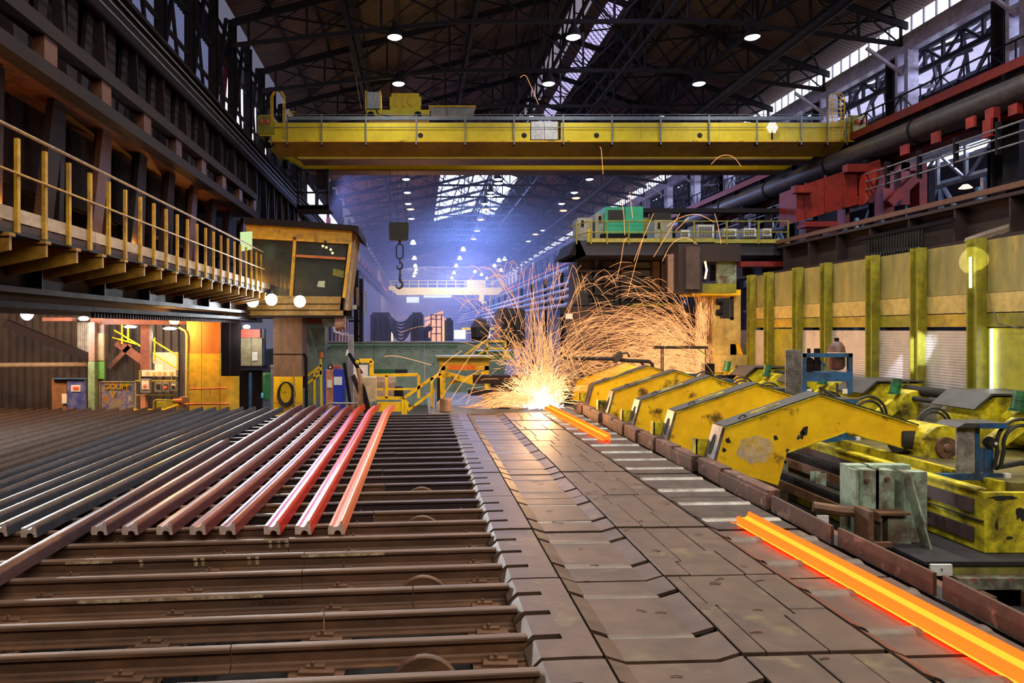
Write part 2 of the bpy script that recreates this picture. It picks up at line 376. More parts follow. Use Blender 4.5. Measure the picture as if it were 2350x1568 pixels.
lattice(13.4, roofz(13.4)-1.5, roofz(13.4)-.3, 11.3, 190, BLK, 'roof_girder', 1.25, .09)
lattice(-2.7, roofz(-2.7)-1.5, roofz(-2.7)-.3, 11.3, 190, BLK, 'roof_girder', 1.25, .10)
lattice(2.3, roofz(2.3)-1.6, roofz(2.3)-.3, 11.3, 57, BLK, 'roof_girder', 2.5, .08)
MB().box(-2.95,-2.5,11.3,190,roofz(-2.7)-.75,roofz(-2.7)-.4).build('roof_duct', BLK, roof)
MB().path([(14.1,9,13.1),(14.1,120,13.1)], .17, 12).build('roof_pipe', DST, roof, True)
# walls: left
wl = S('wall_left', (-9.5, 90, 5))
MB().box(-7.1,-6.9,38,197,FZ,9.3).build('lower_wall', CORRD, wl)
MB().box(-7.3,-7.05,-8,38,4.8,9.4).build('upper_wall', DST, wl)
MB().box(-8.0,-7.6,-8,34,2.6,4.9).build('middle_wall', DST, wl)
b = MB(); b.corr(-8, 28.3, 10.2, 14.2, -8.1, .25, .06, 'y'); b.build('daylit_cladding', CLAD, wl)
MB().box(-8.1,-8.0,28.3,75,9.3,14.2).build('middle_cladding', DST, wl)
MB().box(-7.6,-7.5,75,197,9.3,14.2).build('far_cladding', CORRD, wl)
b = MB()
for y0, y1, z0, z1 in ((28.7,31.0,10,13.9),(31.4,33.6,10,13.8),(34.0,36.4,10,13.7),(36.9,38.6,10,13.4),(43,46.5,9.8,12.9),(49,52,9.8,12.9),(55,58,9.8,12.8),(61,66,9.8,12.8)):
    b.box(-7.98,-7.95,y0,y1,z0,z1)
b.build('bright_pane', CLADB, wl)
b = MB()
for y0, y1 in ((44,47),(49,53),(55,60),(62,68),(70,74)): b.box(-7.0,-6.97,y0,y1,9.7,11.4)
b.build('bright_pane', CLADB, wl)
b = MB()
k = 0; y = 12.0
while y < 66:
    b.ibeam((-7.2,y,8.9),(-7.2,y,14.2), .35, .25, .03, (0,1,0)); 
    b.bar((-7.2,y,9.6),(-7.2,y+1.6,13.9), .12); b.bar((-7.2,y+1.6,9.6),(-7.2,y+.2,13.9), .09); b.bar((-7.6,y+.9,9.4),(-7.6,y+1.3,13.9), .14,.10)
    b.bar((-7.8,y+1.9,9.4),(-7.8,y+1.7,13.9), .1)
    y += 2.5
b.build('upper_post', DST, wl)
b = MB()
for z in (10.9, 12.2, 13.4): b.bar((-7.2,10,z),(-7.2,66,z), .08, .12)
b.build('upper_rail', DST, wl)
b = MB()
for y in (27,30.6,36,41,47,52): b.bar((-7.7,y,9.4),(-7.6,y+.9,13.9), .16,.1)
b.build('red_upper_post', RED, wl)
b = MB()
y = 52.0
while y < 190: b.box(-6.88,-6.6,y,y+.7,8.8,10.6); y += 5
b.build('red_wall_post', RED, wl)
S_(MB().corr(-24, -6.9, FZ, 3.1, 27.2, .30, .11, 'x').build('wall_back', CORRD))
S_(MB().box(-26,-25.8,-8,60,FZ,13).build('wall_side', DST))
S_(MB().box(-26,36,-8.2,-8,FZ,17).build('wall_rear', DST))
S_(MB().box(-26,-7.3,-8,38,13.1,13.25).build('ceiling_left_bay', DST))
# wall: end of the hall
we = S('wall_far', (6, 196, 0))
MB().prism([(XL,FZ),(XR,FZ),(XR,ZR),(XE,ZE),(XL,ZL)], 'xz', 196, 196.3).build('end_wall', HAZW, we)
b = MB()
for i, (x0, x1, z0, z1) in enumerate(((-6,-.5,17,19),)): pass
b.corr(-6.5, 4.5, 10.6, 12.6, 195.8, .5, .1, 'x'); b.corr(-1.5, 4.6, 6.4, 9.6, 195.6, .5, .1, 'x')
b.build('corrugated_band', mat('pale_far_sheet', (.42,.40,.42), None, 1), we)
MB().box(4.6,5.9,195,196,4,9.8).box(-6.5,4.6,195.2,196,5.0,6.3).build('pink_panel', mat('pink_far_panel', (.45,.18,.16), None, 1), we)
b = MB()
for k in range(7): b.box(6.2, 16.5, 195.4, 195.8, 3.4+k*.85, 3.75+k*.85)
b.build('dark_louvre', DST, we)
MB().box(-3.3,.2,194,194.1,9.6,11.2).box(1.5,9.2,194,194.1,11,12.4).build('window_pane', emis('far_window', (.72,.82,1), 1.5), we)
b = MB()
for x in [i*1.5-6 for i in range(17)]: b.bar((x,195.5,12.5),(x,195.5,roofz(x)),.12)
b.build('gable_post', BLK, we)
# right side of the hall and the bay beyond it
wr = S('wall_right', (18.5, 60, 0))
MB().box(18.25,18.6,8,190,12.7,13.35).build('eaves_beam', LILAC, wr)
MB().box(18.45,18.5,8,190,13.4,14.02).build('eaves_window', emis('eaves_glazing', (.82,.86,1), 2.6), wr)
b = MB()
y = 8.0
while y < 190: b.box(18.38,18.44,y,y+.05,13.35,14.0); y += .62
b.build('eaves_window_bar', LILAC, wr)
b = MB()
for k in range(34):
    y = 16.3+5*k
    for dy in (-.28,.28): b.box(18.2,18.6,y+dy-.1,y+dy+.1,9.6,12.75)
    for z in (9.9,10.9,11.9): b.box(18.25,18.35,y-.2,y+.2,z,z+.35)
    b.bar((18.3,y,11.9),(16.9,y,12.9), .1)
b.build('hall_column', LILAC, wr)
b = MB()
for k in range(34):
    y = 16.3+5*k; b.ibeam((18.4,y+.6,FZ),(18.4,y+.6,12.7), .5, .4, .05, (0,1,0)); b.box(18.1,18.7,y-.3,y+.3,6.6,9.6) if k%2 else None
b.build('crane_column', BLK, wr)
lattice(18.9, 12.0, 12.75, 8, 190, BLK, 'eaves_girder', .9, .10, wr, True, .16)
lattice(19.4, 10.3, 11.1, 8, 190, DST, 'walkway_girder', 1.2, .08, wr)
lattice(20.2, 9.4, 11.6, 8, 190, mat('bluish_lattice', (.10,.11,.16), None, 1, bump=0), 'bay_girder', 1.8, .14, wr)
lattice(21.6, 8.2, 9.6, 8, 190, GREYM, 'bay_girder', 1.5, .12, wr)
lattice(24.0, 5.4, 9.0, 8, 120, mat('bluish_lattice_far', (.09,.11,.14), None, 1, bump=0), 'bay_girder', 2.4, .16, wr)
lattice(18.0, 10.0, 11.0, 8, 190, BLK, 'handrail', 1.0, .04, wr, True, .05)
def pl(name, x0, z0, x1, z1, y0, y1, m, parent=wr, t=.08):
    v = [(x0,y0,z0),(x1,y0,z1),(x1,y1,z1),(x0,y1,z0)]; v += [(a,b_,c+t) for a,b_,c in v]
    return MB().add(v, [(3,2,1,0),(4,5,6,7),(0,1,5,4),(1,2,6,5),(2,3,7,6),(3,0,4,7)]).build(name, m, parent)
pl('bay_roof', 18.7, 13.2, 27, 16.2, 5, 190, ROOF2); pl('bay_roof', 27, 16.2, 35.5, 13.4, 5, 190, ROOF2)
b = MB()
for k in range(14):
    y = 14+k*5.0; x0, x1 = 20.2, 22.4
    v = [(x0,y,13.65),(x1,y,14.45),(x1,y+1.9,14.45),(x0,y+1.9,13.65)]; b.add(v,[(3,2,1,0)])
b.build('bay_roof_light', SKYP, wr)
b = MB()
for k in range(30):
    y = 9+5*k
    b.bar((18.7,y,12.95),(27,y,15.9), .14); b.bar((18.7,y,12.4),(27,y,12.4), .14)
    for i in range(6):
        x = 18.9+i*1.35; zt = 12.95+(x-18.7)*.355
        b.bar((x,y,12.4),(x+1.1,y,zt+.3), .10); b.bar((x+1.1,y,zt+.3),(x+1.35,y,12.4), .10)
b.build('bay_truss', BLK, wr)
MB().box(35.5,35.7,-8,190,FZ,13.4).build('bay_wall', DST, wr)
MB().box(27,27.2,14,60,5.2,6.2).build('bay_crane_girder', DST, wr)
# the far end of the neighbouring bay and its stanchions seen between the columns
b = MB()
for k in range(16):
    y = 14+3.1*k; b.ibeam((19.3,y,FZ),(19.3,y,8.4), .35, .25, .04, (0,1,0))
b.build('stanchion', DST, wr)
b = MB()
for k in range(20):
    y = 15+2.6*k; b.bar((22.5,y,2),(22.5,y,8), .16); b.bar((22.5,y,3.5+(k%3)),(22.5,y+2.6,3.5+(k%3)), .12); b.bar((22.5,y,2),(22.5,y+2.6,7.6), .09)
b.build('bay_frame', mat('teal_bay_steel', (.12,.20,.21), None, 1, bump=0), wr)
MB().box(24.5,24.7,10,90,FZ,8).build('bay_partition', PIT, wr)
# crane runways
rb = T('runway_beam', 'long orange-red crane runway beam on top of the right columns, along the big pipe', 'beam', (17.9,60,9))
MB().box(17.7,18.15,8,190,10.02,10.32).build('top_flange', REDB, rb)
MB().box(17.85,18.0,8,190,8.7,10.02).build('web', DST, rb)
MB().box(17.6,18.2,8,190,8.6,8.72).build('bottom_flange', RED, rb)
b = MB(); 
for k in range(60): b.box(17.66,17.7+.16,9+3*k,9.1+3*k,8.7,10.0)
b.build('stiffener', DST, rb)
rb = T('runway_beam', 'dark crane runway beam high on the left wall above the dark lattice', 'beam', (-6.6,60,9))
MB().box(-6.85,-6.35,8,196,9.45,9.55).build('top_flange', DST, rb)
MB().box(-6.7,-6.6,8,196,8.85,9.45).build('web', DST, rb)
b = MB()
for k, z in enumerate((9.15,8.95,8.75)): b.path([(-6.25-.0*k,6,z),(-6.25,190,z)], .022, 5)
b.build('conductor_bar', GREYM, rb)
pp = T('overhead_pipe', 'big scuffed grey pipe running the length of the right side under the runway beam', 'pipe', (17.1,60,9))
MB().path([(17.05,6,9.05),(17.05,190,9.05)], .42, 24).build('pipe_body', PIPE, pp, True)
for k in range(20): MB().lathe([(.45,-.04),(.45,.04)], (17.05, 13.7+5*k, 9.05), 24, 'y').build('pipe_joint', DST, pp)
for k in range(20): MB().box(16.8,18.3,16.1+5*k,16.4+5*k,8.4,8.66).build('pipe_bracket', DST, pp)
# conductor bars of the second crane, on the right
cb = T('conductor_bars', 'three thin power conductor bars sagging along in front of the right-hand red girder', 'conductor rail', (16,30,7))
for k, z in enumerate((7.75,7.48,7.2)):
    MB().path([(15.8,6,z),(15.8,120,z)], .03, 6).build('bar', GREYM, cb, True)
for k in range(22): MB().box(15.75,15.9,17.5+1.5*k,17.54+1.5*k,7.05,7.95).build('insulator_bracket', BLK, cb)
# lower runway girder, brown
rg = T('lower_runway_girder', 'brown plate girder running above the olive-yellow enclosure panels', 'girder', (12.6,40,4))
MB().box(12.3,13.0,8,120,5.06,5.14).build('top_flange', BEAMB, rg)
MB().box(12.6,12.66,8,120,4.3,5.06).build('web', BEAMB, rg)
MB().box(12.3,13.0,8,120,4.22,4.3).build('bottom_flange', BEAMB, rg)
for k in range(24): MB().box(12.32,12.6,10+1.5*k,10.04+1.5*k,4.3,5.06).build('stiffener', BEAMB, rg)
MB().bar((12.3,9,5.26),(12.3,120,5.26), .1,.12).build('crane_rail', mat('orange_brown_rail', (.15,.075,.045), None, 2), rg)
# left side galleries ------------------------------------------------
bm_ = T('gallery_channel_beams', 'pair of long brown channel beams at mid height of the left wall', 'beam', (-6,14,6))
for z in (6.30, 6.95):
    MB().box(-6.15,-5.85,4,25.3,z,z+.20).box(-6.35,-5.85,4,25.3,z+.20,z+.23).build('channel', DSTB, bm_)
for k in range(11): MB().box(-6.1,-5.9,5.0+2.0*k,5.5+2.0*k,6.5,6.98).build('packing_block', mat('orange_tinted_steel', (.09,.03,.012), (.04,.016,.012), 2), bm_) if k == 0 else None
OR = bpy.data.materials['orange_tinted_steel']
for k in range(1, 11): MB().box(-6.1,-5.9,5.0+2.0*k,5.4+2.0*k,6.5,6.98).build('packing_block', OR, bm_)
MB().box(-7.6,-6.15,4,25.3,6.36,6.42).build('soffit', OR, bm_)
# leaning struts under the channels
for k in range(10):
    y = 8.3+1.9*k
    o = MB().bar((-6.6,y,3.4),(-6.45,y+.35,6.35), .42,.12,(1,0,0)).bar((-6.75,y+.75,3.4),(-6.6,y+.6,6.35), .16,.3,(1,0,0)).build('leaning_strut', OR if k%3 == 0 else DSTB)  # orange lamplight put into the colour of every third strut
    o['kind'] = 'structure'
for k in range(14):
    y = 7.5+1.6*k
    o = MB().bar((-7.2,y,4.0),(-7.2,y-.2,6.9), .5,.1,(1,0,0)).build('wall_plate', DST); o['kind'] = 'structure'
# lattice of inclined plates between the channel beams and the crane runway
for k in range(17):
    y = 9+1.75*k
    o = MB().bar((-6.9,y,6.95),(-6.9,y+.45,9.4), .28,.10,(1,0,0)).bar((-6.8,y+.9,6.95),(-6.8,y+.5,9.4), .12,.2,(1,0,0)).bar((-6.85,y+1.25,6.95),(-6.85,y+1.3,9.4), .4,.04,(1,0,0)).build('lattice_post', DSTB if k%4 else DST); o['kind'] = 'structure'
for k in range(20):
    y = 39+2.5*k
    o = MB().bar((-6.8,y,FZ),(-6.8,y,9.2), .3,.1,(1,0,0)).build('wall_post', DST); o['kind'] = 'structure'
# walkway with yellow railing
wk = T('gallery_walkway', 'elevated left walkway with beige kick plate and yellow brackets', 'walkway', (-5,14,3.4))
MB().box(-5.7,-4.7,4,22.4,3.40,3.46).build('deck', PIT, wk)
BRK = mat('amber_bracket_paint', (.42,.22,.02), (.22,.11,.02), 2)
TOE = mat('beige_kick_plate', (.50,.40,.29), (.35,.26,.17), 2.2, .5, .2, .6, stretch=(1,.5,1))
for k in range(9): MB().box(-4.74,-4.70,4+2.05*k,6.03+2.05*k,3.55,3.71).build('kick_plate', TOE, wk)
for k in range(6): MB().box(-4.73,-4.70,4+3.07*k,7.05+3.07*k,3.40,3.53).build('edge_board', BEAMB, wk)
for k in range(21):
    y = 5.6+.78*k
    MB().prism([(-4.66,3.38),(-5.6,3.38),(-5.6,3.02),(-4.66,3.20)], 'xz', y, y+.05).box(-5.6,-4.64,y-.04,y+.09,3.36,3.40).build('bracket', BRK, wk)
rl = T('gallery_railing', 'yellow post railing with dark pipe handrail along the left walkway', 'railing', (-4.66,14,3.4))
for k in range(24):
    y = 6.9+.6*k
    MB().box(-4.70,-4.655,y,y+.06,3.42,4.52).build('post', YELO, rl)
MB().path([(-4.68,5,4.62),(-4.68,21,4.62)], .022, 8).build('handrail', mat('worn_brown_pipe', (.25,.15,.10), (.42,.26,.06), 6), rl, True)
MB().path([(-4.64,5,4.10),(-4.64,21,4.10)], .016, 8).build('middle_rail', YELO, rl, True)
gd = T('gallery_girder', 'deep brown plate girder under the left walkway, cut square at its end', 'girder', (-5.6,14,2.5))
MB().box(-5.75,-5.6,4,22.7,2.85,3.28).build('web', DSTB, gd)
MB().box(-5.9,-5.35,4,22.7,3.28,3.33).build('top_flange', DST, gd)
MB().box(-5.9,-5.3,4,22.7,2.78,2.86).build('bottom_flange', DSTB, gd)
MB().box(-5.9,-5.3,4,22.9,2.58,2.66).build('lower_plate', DST, gd)
for k in range(9): MB().box(-5.6,-5.4,6+2*k,6.04+2*k,2.86,3.28).build('stiffener', DSTB, gd)
MB().corr(11.5, 21, 2.48, 2.58, -5.4, .12, .03, 'y').build('corrugated_skirt', DSTB, gd)
# ================================================================ COOLING BED
K = .0915
half = [(.075,0),(.075,.011),(.045,.018),(.018,.030),(.0083,.045),(.0083,.118),(.014,.128),(.036,.136),(.036,.158),(.031,.168),(.016,.172)]
RP = half+[(-u,w_) for u, w_ in half[::-1]]            # rail section, upright, foot at 0, head up
# rail lying on its side as it cools: head block on the left, foot standing up on the right
LP = [(-.09,0),(-.027,0),(-.022,.03),(-.005,.045),(.025,.045),(.048,.03),(.055,0),(.092,0),(.078,.1),(.064,.155),(.048,.150),(.032,.105),(.010,.088),(-.030,.085),(-.055,.100),(-.085,.100),(-.094,.08),(-.094,.02)]
def sweep(prof, pts, name, mats, parent=None, segmat=None, endmat=0):
    m = MB(); n = len(prof); N = len(pts); pts = [Vector(p) for p in pts]
    for i, p in enumerate(pts):
        d = (pts[min(i+1,N-1)]-pts[max(i-1,0)]); d.z = 0; d.normalize(); lat = Vector((d.y,-d.x,0))
        m.v += [tuple(p+lat*u+Vector((0,0,w_))) for u, w_ in prof]
    for i in range(N-1):
        for k in range(n):
            l = (k+1)%n; m.f.append((i*n+k,i*n+l,(i+1)*n+l,(i+1)*n+k)); m.m.append(segmat[k] if segmat else 0)
    m.f.append(tuple(range(n))[::-1]); m.m.append(endmat); m.f.append(tuple((N-1)*n+k for k in range(n))); m.m.append(endmat)
    return m.build(name, mats, parent)
bed = T('cooling_bed', 'cooling bed of brown worn steel skid rails laid crosswise under the cooling rails', 'cooling bed', (-5,11,-.4))
# head faces of the profile get the worn, shiny material
hm = [1 if (8 <= k <= 12) else 0 for k in range(22)]
rnd = random.Random(3)
def bedrail(y0, j):
    xs = [-12.6, -8.6+rnd.uniform(-.8,.8), -4.8+rnd.uniform(-.5,.5), -1.9+(-j*.21)%1.6+rnd.uniform(-.2,.2), .82]
    if j%2: xs[3] = -.9+rnd.uniform(-.5,.9)
    for a, b in zip(xs[:-1], xs[1:]):
        dz = rnd.uniform(-.004,.002)
        sweep(RP, [(a+.004, y0+K*a, -.172+dz), (b-.004, y0+K*b, -.172+dz)], 'skid_rail', [RUST, HEAD] if j < 8 or (j < 12 and (j+len(bed.children))%2) else [RUSTD, HEADD], bed, hm)
for j in range(-2, 28): bedrail(4.655+.523*j, j)
BX = [-12.0,-10.7,-9.3,-8.0,-6.7,-5.35,-4.0-.06,-2.72-.06+.7-.05,-.72,.60]
BX = [.60-1.33*i for i in range(10)]
for x in BX:
    MB().ibeam((x,3.3,-.26),(x,19.1,-.26), .16, .26, .02).build('bearer_beam', RUST, bed)
    MB().ibeam((x,3.3,-.60),(x,19.1,-.60), .3, .2, .03).build('lower_beam', PIT, bed)
for j in range(-2, 14):
    for x in BX:
        if x < -1.2*(4.655+.523*j)*.6-1: continue
        y = 4.655+.523*j+K*x
        MB().cbox(x-.13,x+.13,y-.15,y-.06,-.172,-.140,.008).cbox(x-.08,x+.06,y-.11,y-.05,-.14,-.118,.006).lathe([(.014,-.14),(.014,-.095),(.008,-.09)],(x-.03,y-.10,0),6).box(x-.2,x+.2,y-.16,y+.16,-.186,-.174).build('rail_clip', RUST, bed)
for y in (4.97, 6.57, 8.68, 10.25):
    w_ = MB().lathe([(.07,-.03),(.24,-.03),(.25,-.02),(.25,.02),(.24,.03),(.07,.03)], (.05,y+K*.05,-.275), 28, 'y').build('guide_wheel', RUST, bed, True)
MB().box(-12.7,.9,3.2,19.3,-1.2,-1.15).build('pit_floor', BLACK, bed)
MB().box(-12.7,.9,3.2,3.3,-1.2,-.45).box(-12.7,.9,19.1,19.25,-1.2,-.2).build('pit_wall', PIT, bed)
MB().box(.84,1.25,3.2,19.2,-.9,-.32).build('table_side', mat('bluish_side_plate', (.12,.14,.17), (.06,.06,.08), 2), bed)
CREAMP = mat('faded_cream_paint', (.55,.44,.27), (.24,.15,.09), 14, .5, .1, .7)
for (x, j) in ((-1.62,6),(-1.53,6),(-1.44,6),(-2.25,5),(-2.18,5),(-1.72,5),(-1.64,5),(-2.78,5)):    # paint marks on two rails
    y = 4.655+.523*j+K*x
    MB().box(x-.018,x+.018,y-.0385,y-.0360,-.036,-.012).box(x-.018,x+.018,y-.0125,y-.0095,-.10,-.045).build('paint_mark', CREAMP, bed)
for x0, x1, j in ((-2.9,-1.35,3),(-1.2,-.35,5),(-3.5,-3.05,5)):
    for i in range(1):
        MB().prism([(x0,4.655+.523*j+K*x0-.0385),(x1,4.655+.523*j+K*x1-.0385),(x1,4.655+.523*j+K*x1-.0362),(x0,4.655+.523*j+K*x0-.0362)], 'xy', -.038,-.012).build('paint_stripe', CREAMP, bed)
text('<  IR 74 III UIC 60 M', .045, (-1.45, 4.655+.523*3-K*1.45-.0135, -.105), (PI/2,0,math.atan(K)), RUST, bed, .004)
# ---------------------------------------------------------------- the rails cooling on the bed
def railmat(i):
    # i = 0 hottest
    cols = [((.60,.17,.08),(.9,.10,.03),.14),((.50,.06,.04),(1,.05,.02),.16),((.42,.04,.03),(1,.03,.015),.13),
            ((.22,.065,.055),(.8,.03,.02),.035),((.19,.06,.055),(.8,.03,.02),.025),((.16,.06,.06),(.7,.03,.03),.016),((.14,.06,.065),(.5,.03,.04),.01),
            ((.12,.058,.065),(.4,.03,.05),.006),((.105,.06,.07),(.3,.03,.05),.004)]
    c, e, s_ = cols[min(i, 8)]
    return mat('cooling_rail_%s' % 'abcdefghi'[min(i,8)], c, tuple(v*.72 for v in c), 9, .5, .2, .34 if i else .5, .5, .1, emit=e, es=s_, var=.15, spec=.6)
COLD = mat('cold_rail_scale', (.075,.082,.105), (.045,.047,.058), 7, .5, .2, .36, .6, .12, var=.15)
COLDW = mat('cold_rail_scale_brown', (.12,.082,.06), (.07,.05,.04), 7, .5, .2, .36, .5, .12, var=.15)
def lyingrail(xn, xm, xf, yn, yf, m, label, name='cooling_rail', edge=None, kick=0, lift=.0, group='rails side by side on the cooling bed'):
    pts = []; N = 16
    for i in range(N+1):
        t = i/N; y = yn+(yf-yn)*t
        x = xn+(xm-xn)*t*(2-1*t) if False else (1-t)**2*xn+2*t*(1-t)*(2*xm-.5*xn-.5*xf)+t*t*xf
        x += kick*max(0,(t-.88)/.12)**2
        pts.append((x, y, .002+lift*max(0,(t-.8)/.2)**2))
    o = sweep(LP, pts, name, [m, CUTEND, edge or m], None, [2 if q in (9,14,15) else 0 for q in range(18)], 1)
    return tag(o, label, 'rail', group)
orde = ['first','second','third','fourth','fifth','sixth','seventh','eighth']
heat = ['orange-pink hot','bright red hot','deep red hot','faded maroon','dull maroon','purplish brown','dim purple-brown','dark purple-brown']
rr_ = [(772,900),(696,864),(625,832),(523,804),(455,775),(379,745),(300,719),(230,690)]
for i, (pn, pf) in enumerate(rr_):
    xn, xf = ax(pn,7.79), ax(pf,19.55); xm = xn+.35*(xf-xn)-(.03 if i < 3 else -.03)
    lab = 'cooling rail, %s, %s from the empty skids beside the roller table' % (heat[i], orde[i])
    lyingrail(xn, xm, xf-.12, 7.79-.003*i, 19.55-.02*i, railmat(i), lab, kick=.12, lift=.05)
lyingrail(-3.82,-3.82,-3.80, 5.35, 13.75, railmat(8), 'long brown rail lying askew, reaching nearer than all other cooling rails')
EDGE = mat('edge_highlight', (.55,.42,.32), (.38,.28,.22), 7, .5, .2, .30, .85, .05)  # paler, shinier top edges: highlights put into the rail material
xfs = [643,611,581,553,521,491,462,430,402,368,338,306,274,245,213,181,149,117,85,53,21]
fa = ['tenth','eleventh','twelfth','thirteenth','fourteenth','fifteenth','sixteenth','seventeenth','eighteenth','nineteenth','twentieth','twenty-first','twenty-second','twenty-third','twenty-fourth','twenty-fifth','twenty-sixth','twenty-seventh','twenty-eighth','twenty-ninth','thirtieth']
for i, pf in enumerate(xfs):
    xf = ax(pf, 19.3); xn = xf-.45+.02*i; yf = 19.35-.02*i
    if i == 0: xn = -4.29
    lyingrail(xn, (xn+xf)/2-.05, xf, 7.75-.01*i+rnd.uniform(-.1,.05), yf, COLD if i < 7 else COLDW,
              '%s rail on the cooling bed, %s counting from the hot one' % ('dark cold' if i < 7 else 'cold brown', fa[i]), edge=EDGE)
# ================================================================ ROLLER TABLE
tb = T('roller_table', 'roller table of brown interlocking steel plates with shiny rollers', 'conveyor', (2.7,12,-.4))
joints = [3.37+1.57*k for k in range(11)]
def yk(x, y): return y+K*(x-2.0)*.55
def slabp(poly, z, th, m, name, c=.012, tilt=None):
    cx = sum(p[0] for p in poly)/len(poly); cy_ = sum(p[1] for p in poly)/len(poly); n = len(poly); mb = MB()
    f = tilt or (lambda x: 0)
    def ins(p, d):
        L = math.hypot(p[0]-cx, p[1]-cy_); return (p[0]+(cx-p[0])*d/L, p[1]+(cy_-p[1])*d/L)
    lo = [(x, yk(x,y), z-th+f(x)) for x, y in poly]; mi_ = [(x, yk(x,y), z-c+f(x)) for x, y in poly]
    up = [(q[0], yk(*q), z+f(q[0])) for q in [ins(p, c*1.6) for p in poly]]
    v = lo+mi_+up; fs = []
    for i in range(n):
        j = (i+1)%n; fs += [(i,j,n+j,n+i),(n+i,n+j,2*n+j,2*n+i)]
    fs.append(tuple(2*n+i for i in range(n))); mb.add(v, fs)
    return mb.build(name, m, tb)
rt = random.Random(11)
for k, y0 in enumerate(joints[:-1]):
    y1 = joints[k+1]-.045
    dz = rt.uniform(-.006,.006)
    # left edge plate with three slots
    mb = MB(); ys = [y0]; 
    slots = [y0+.28, y0+.72, y0+1.13]
    g = MB()
    def piece(x0, x1, a, b, z0, z1):
        v = [(x0,yk(x0,a),z0),(x1,yk(x1,a),z1),(x1,yk(x1,b),z1),(x0,yk(x0,b),z0)]; v2 = [(p,q,r-.04) for p,q,r in v]
        g.add(v2+v, [(3,2,1,0),(4,5,6,7),(0,1,5,4),(1,2,6,5),(2,3,7,6),(3,0,4,7)])
    piece(1.07,1.30,y0,y1,dz,dz)
    prev = y0
    for s_ in slots+[None]:
        e = y1 if s_ is None else s_
        piece(.86,1.07,prev,e,dz-.005,dz); piece(.78,.86,prev,e,dz-.08,dz-.005)
        if s_: prev = s_+.085
    g.build('edge_plate', PLATE, tb)
    MB().box(.86,1.1,y0,y1,-.14,-.12).build('edge_underplate', PLATE, tb)
    # recessed channel with sloping sides, in three pieces round two rollers
    r1, r2 = y0+.38, y0+1.165
    def chan(a, b):
        pr = [(1.32,0),(1.46,-.045),(2.12,-.045),(2.28,0)]
        v = []; 
        for (x, z) in pr: v += [(x,yk(x,a),z+dz),(x,yk(x,b),z+dz),(x,yk(x,a),z+dz-.03),(x,yk(x,b),z+dz-.03)]
        fs = []
        for i in range(3):
            p, q = 4*i, 4*i+4; fs += [(p,q,q+1,p+1),(p+2,p+3,q+3,q+2),(p,p+2,q+2,q),(p+1,q+1,q+3,p+3)]
        fs += [(0,1,3,2),(12,14,15,13)]
        MB().add(v, fs).build('channel_plate', PLATE, tb)
    chan(y0, r1-.03); chan(r1+.05, r2-.03); chan(r2+.05, y1)
    # jigsaw of plates
    xs = [2.30, 2.56+rt.uniform(-.10,.26), 3.0+rt.uniform(-.10,.14), 3.36]
    jog = [(0,y0+.8)]+[(rt.choice((-.09,-.06,.06,.10)), y0+rt.uniform(.35,1.2)) for _ in range(2)]+[(0,y0+.8)]
    def bpts(i, a, b, g_):
        x, (o, yc) = xs[i], jog[i]
        if o and a+.03 < yc < b-.03: return [(x+g_,a),(x+g_,yc+(g_ if o > 0 else -g_)),(x+o+g_,yc+(g_ if o > 0 else -g_)),(x+o+g_,b)]
        xx = x+(o if a+.03 >= yc else 0)
        return [(xx+g_,a),(xx+g_,b)]
    for i in range(3):
        n = rt.choice((1,2,2,3)); cuts = [y0]+sorted(y0+(y1-y0)*(q+1)/n+rt.uniform(-.15,.15) for q in range(n-1))+[y1]
        for a, b in zip(cuts[:-1], cuts[1:]):
            L_, R_ = bpts(i, a+.005, b-.005, .007), bpts(i+1, a+.005, b-.005, -.007)
            slabp(L_[:1]+R_+L_[:0:-1], dz+rt.uniform(-.004,.004), .035, PLATE, 'table_plate', .006)
    # right-hand trough plates between the rollers
    def trough(a, b):
        pr = [(3.38,0),(3.50,-.05),(4.46,-.05)]; v = []
        for (x, z) in pr: v += [(x,yk(x,a),z+dz),(x,yk(x,b),z+dz),(x,yk(x,a),z+dz-.03),(x,yk(x,b),z+dz-.03)]
        fs = []
        for i in range(2):
            p, q = 4*i, 4*i+4; fs += [(p,q,q+1,p+1),(p+2,p+3,q+3,q+2),(p,p+2,q+2,q),(p+1,q+1,q+3,p+3)]
        fs += [(0,1,3,2),(8,10,11,9)]
        MB().add(v, fs).build('trough_plate', PLATED if k > 2 else PLATE, tb)
    trough(y0, r1-.045); trough(r1+.06, r2-.045); trough(r2+.06, y1)
    for r in (r1, r2):
        for (xa, xb, rad, zc) in ((1.44,2.10,.13,-.168),(3.46,4.44,.13,-.15)):
            o = MB().tube((xa,yk(xa,r+.01),zc),(xb,yk(xb,r+.01),zc), rad, 20).build('roller', ROLL if (xa > 3 and k > 2) or (xa < 3 and k%3 == 0) else ROLLD, tb, True)
MB().box(.9,4.6,3.2,19.2,-.5,-.42).build('table_bed', BLACK, tb)
# little slivers of scale lying on the plates
for k in range(46):
    x = rt.uniform(1.4,3.3); y = rt.uniform(4.6,13); a = rt.uniform(-.5,.5)
    c_, s_ = math.cos(a), math.sin(a); L = rt.uniform(.02,.05)
    z = .004 if x > 2.3 else -.04
    mb = MB().bar((x-L*c_,y-L*s_,z+.006),(x,y+.012,z+.008), .014,.004).bar((x,y+.012,z+.008),(x+L*c_,y+L*s_,z+.006), .016,.004)
    mb.build('scale_chip', RUST if k%3 else BARE, tb)
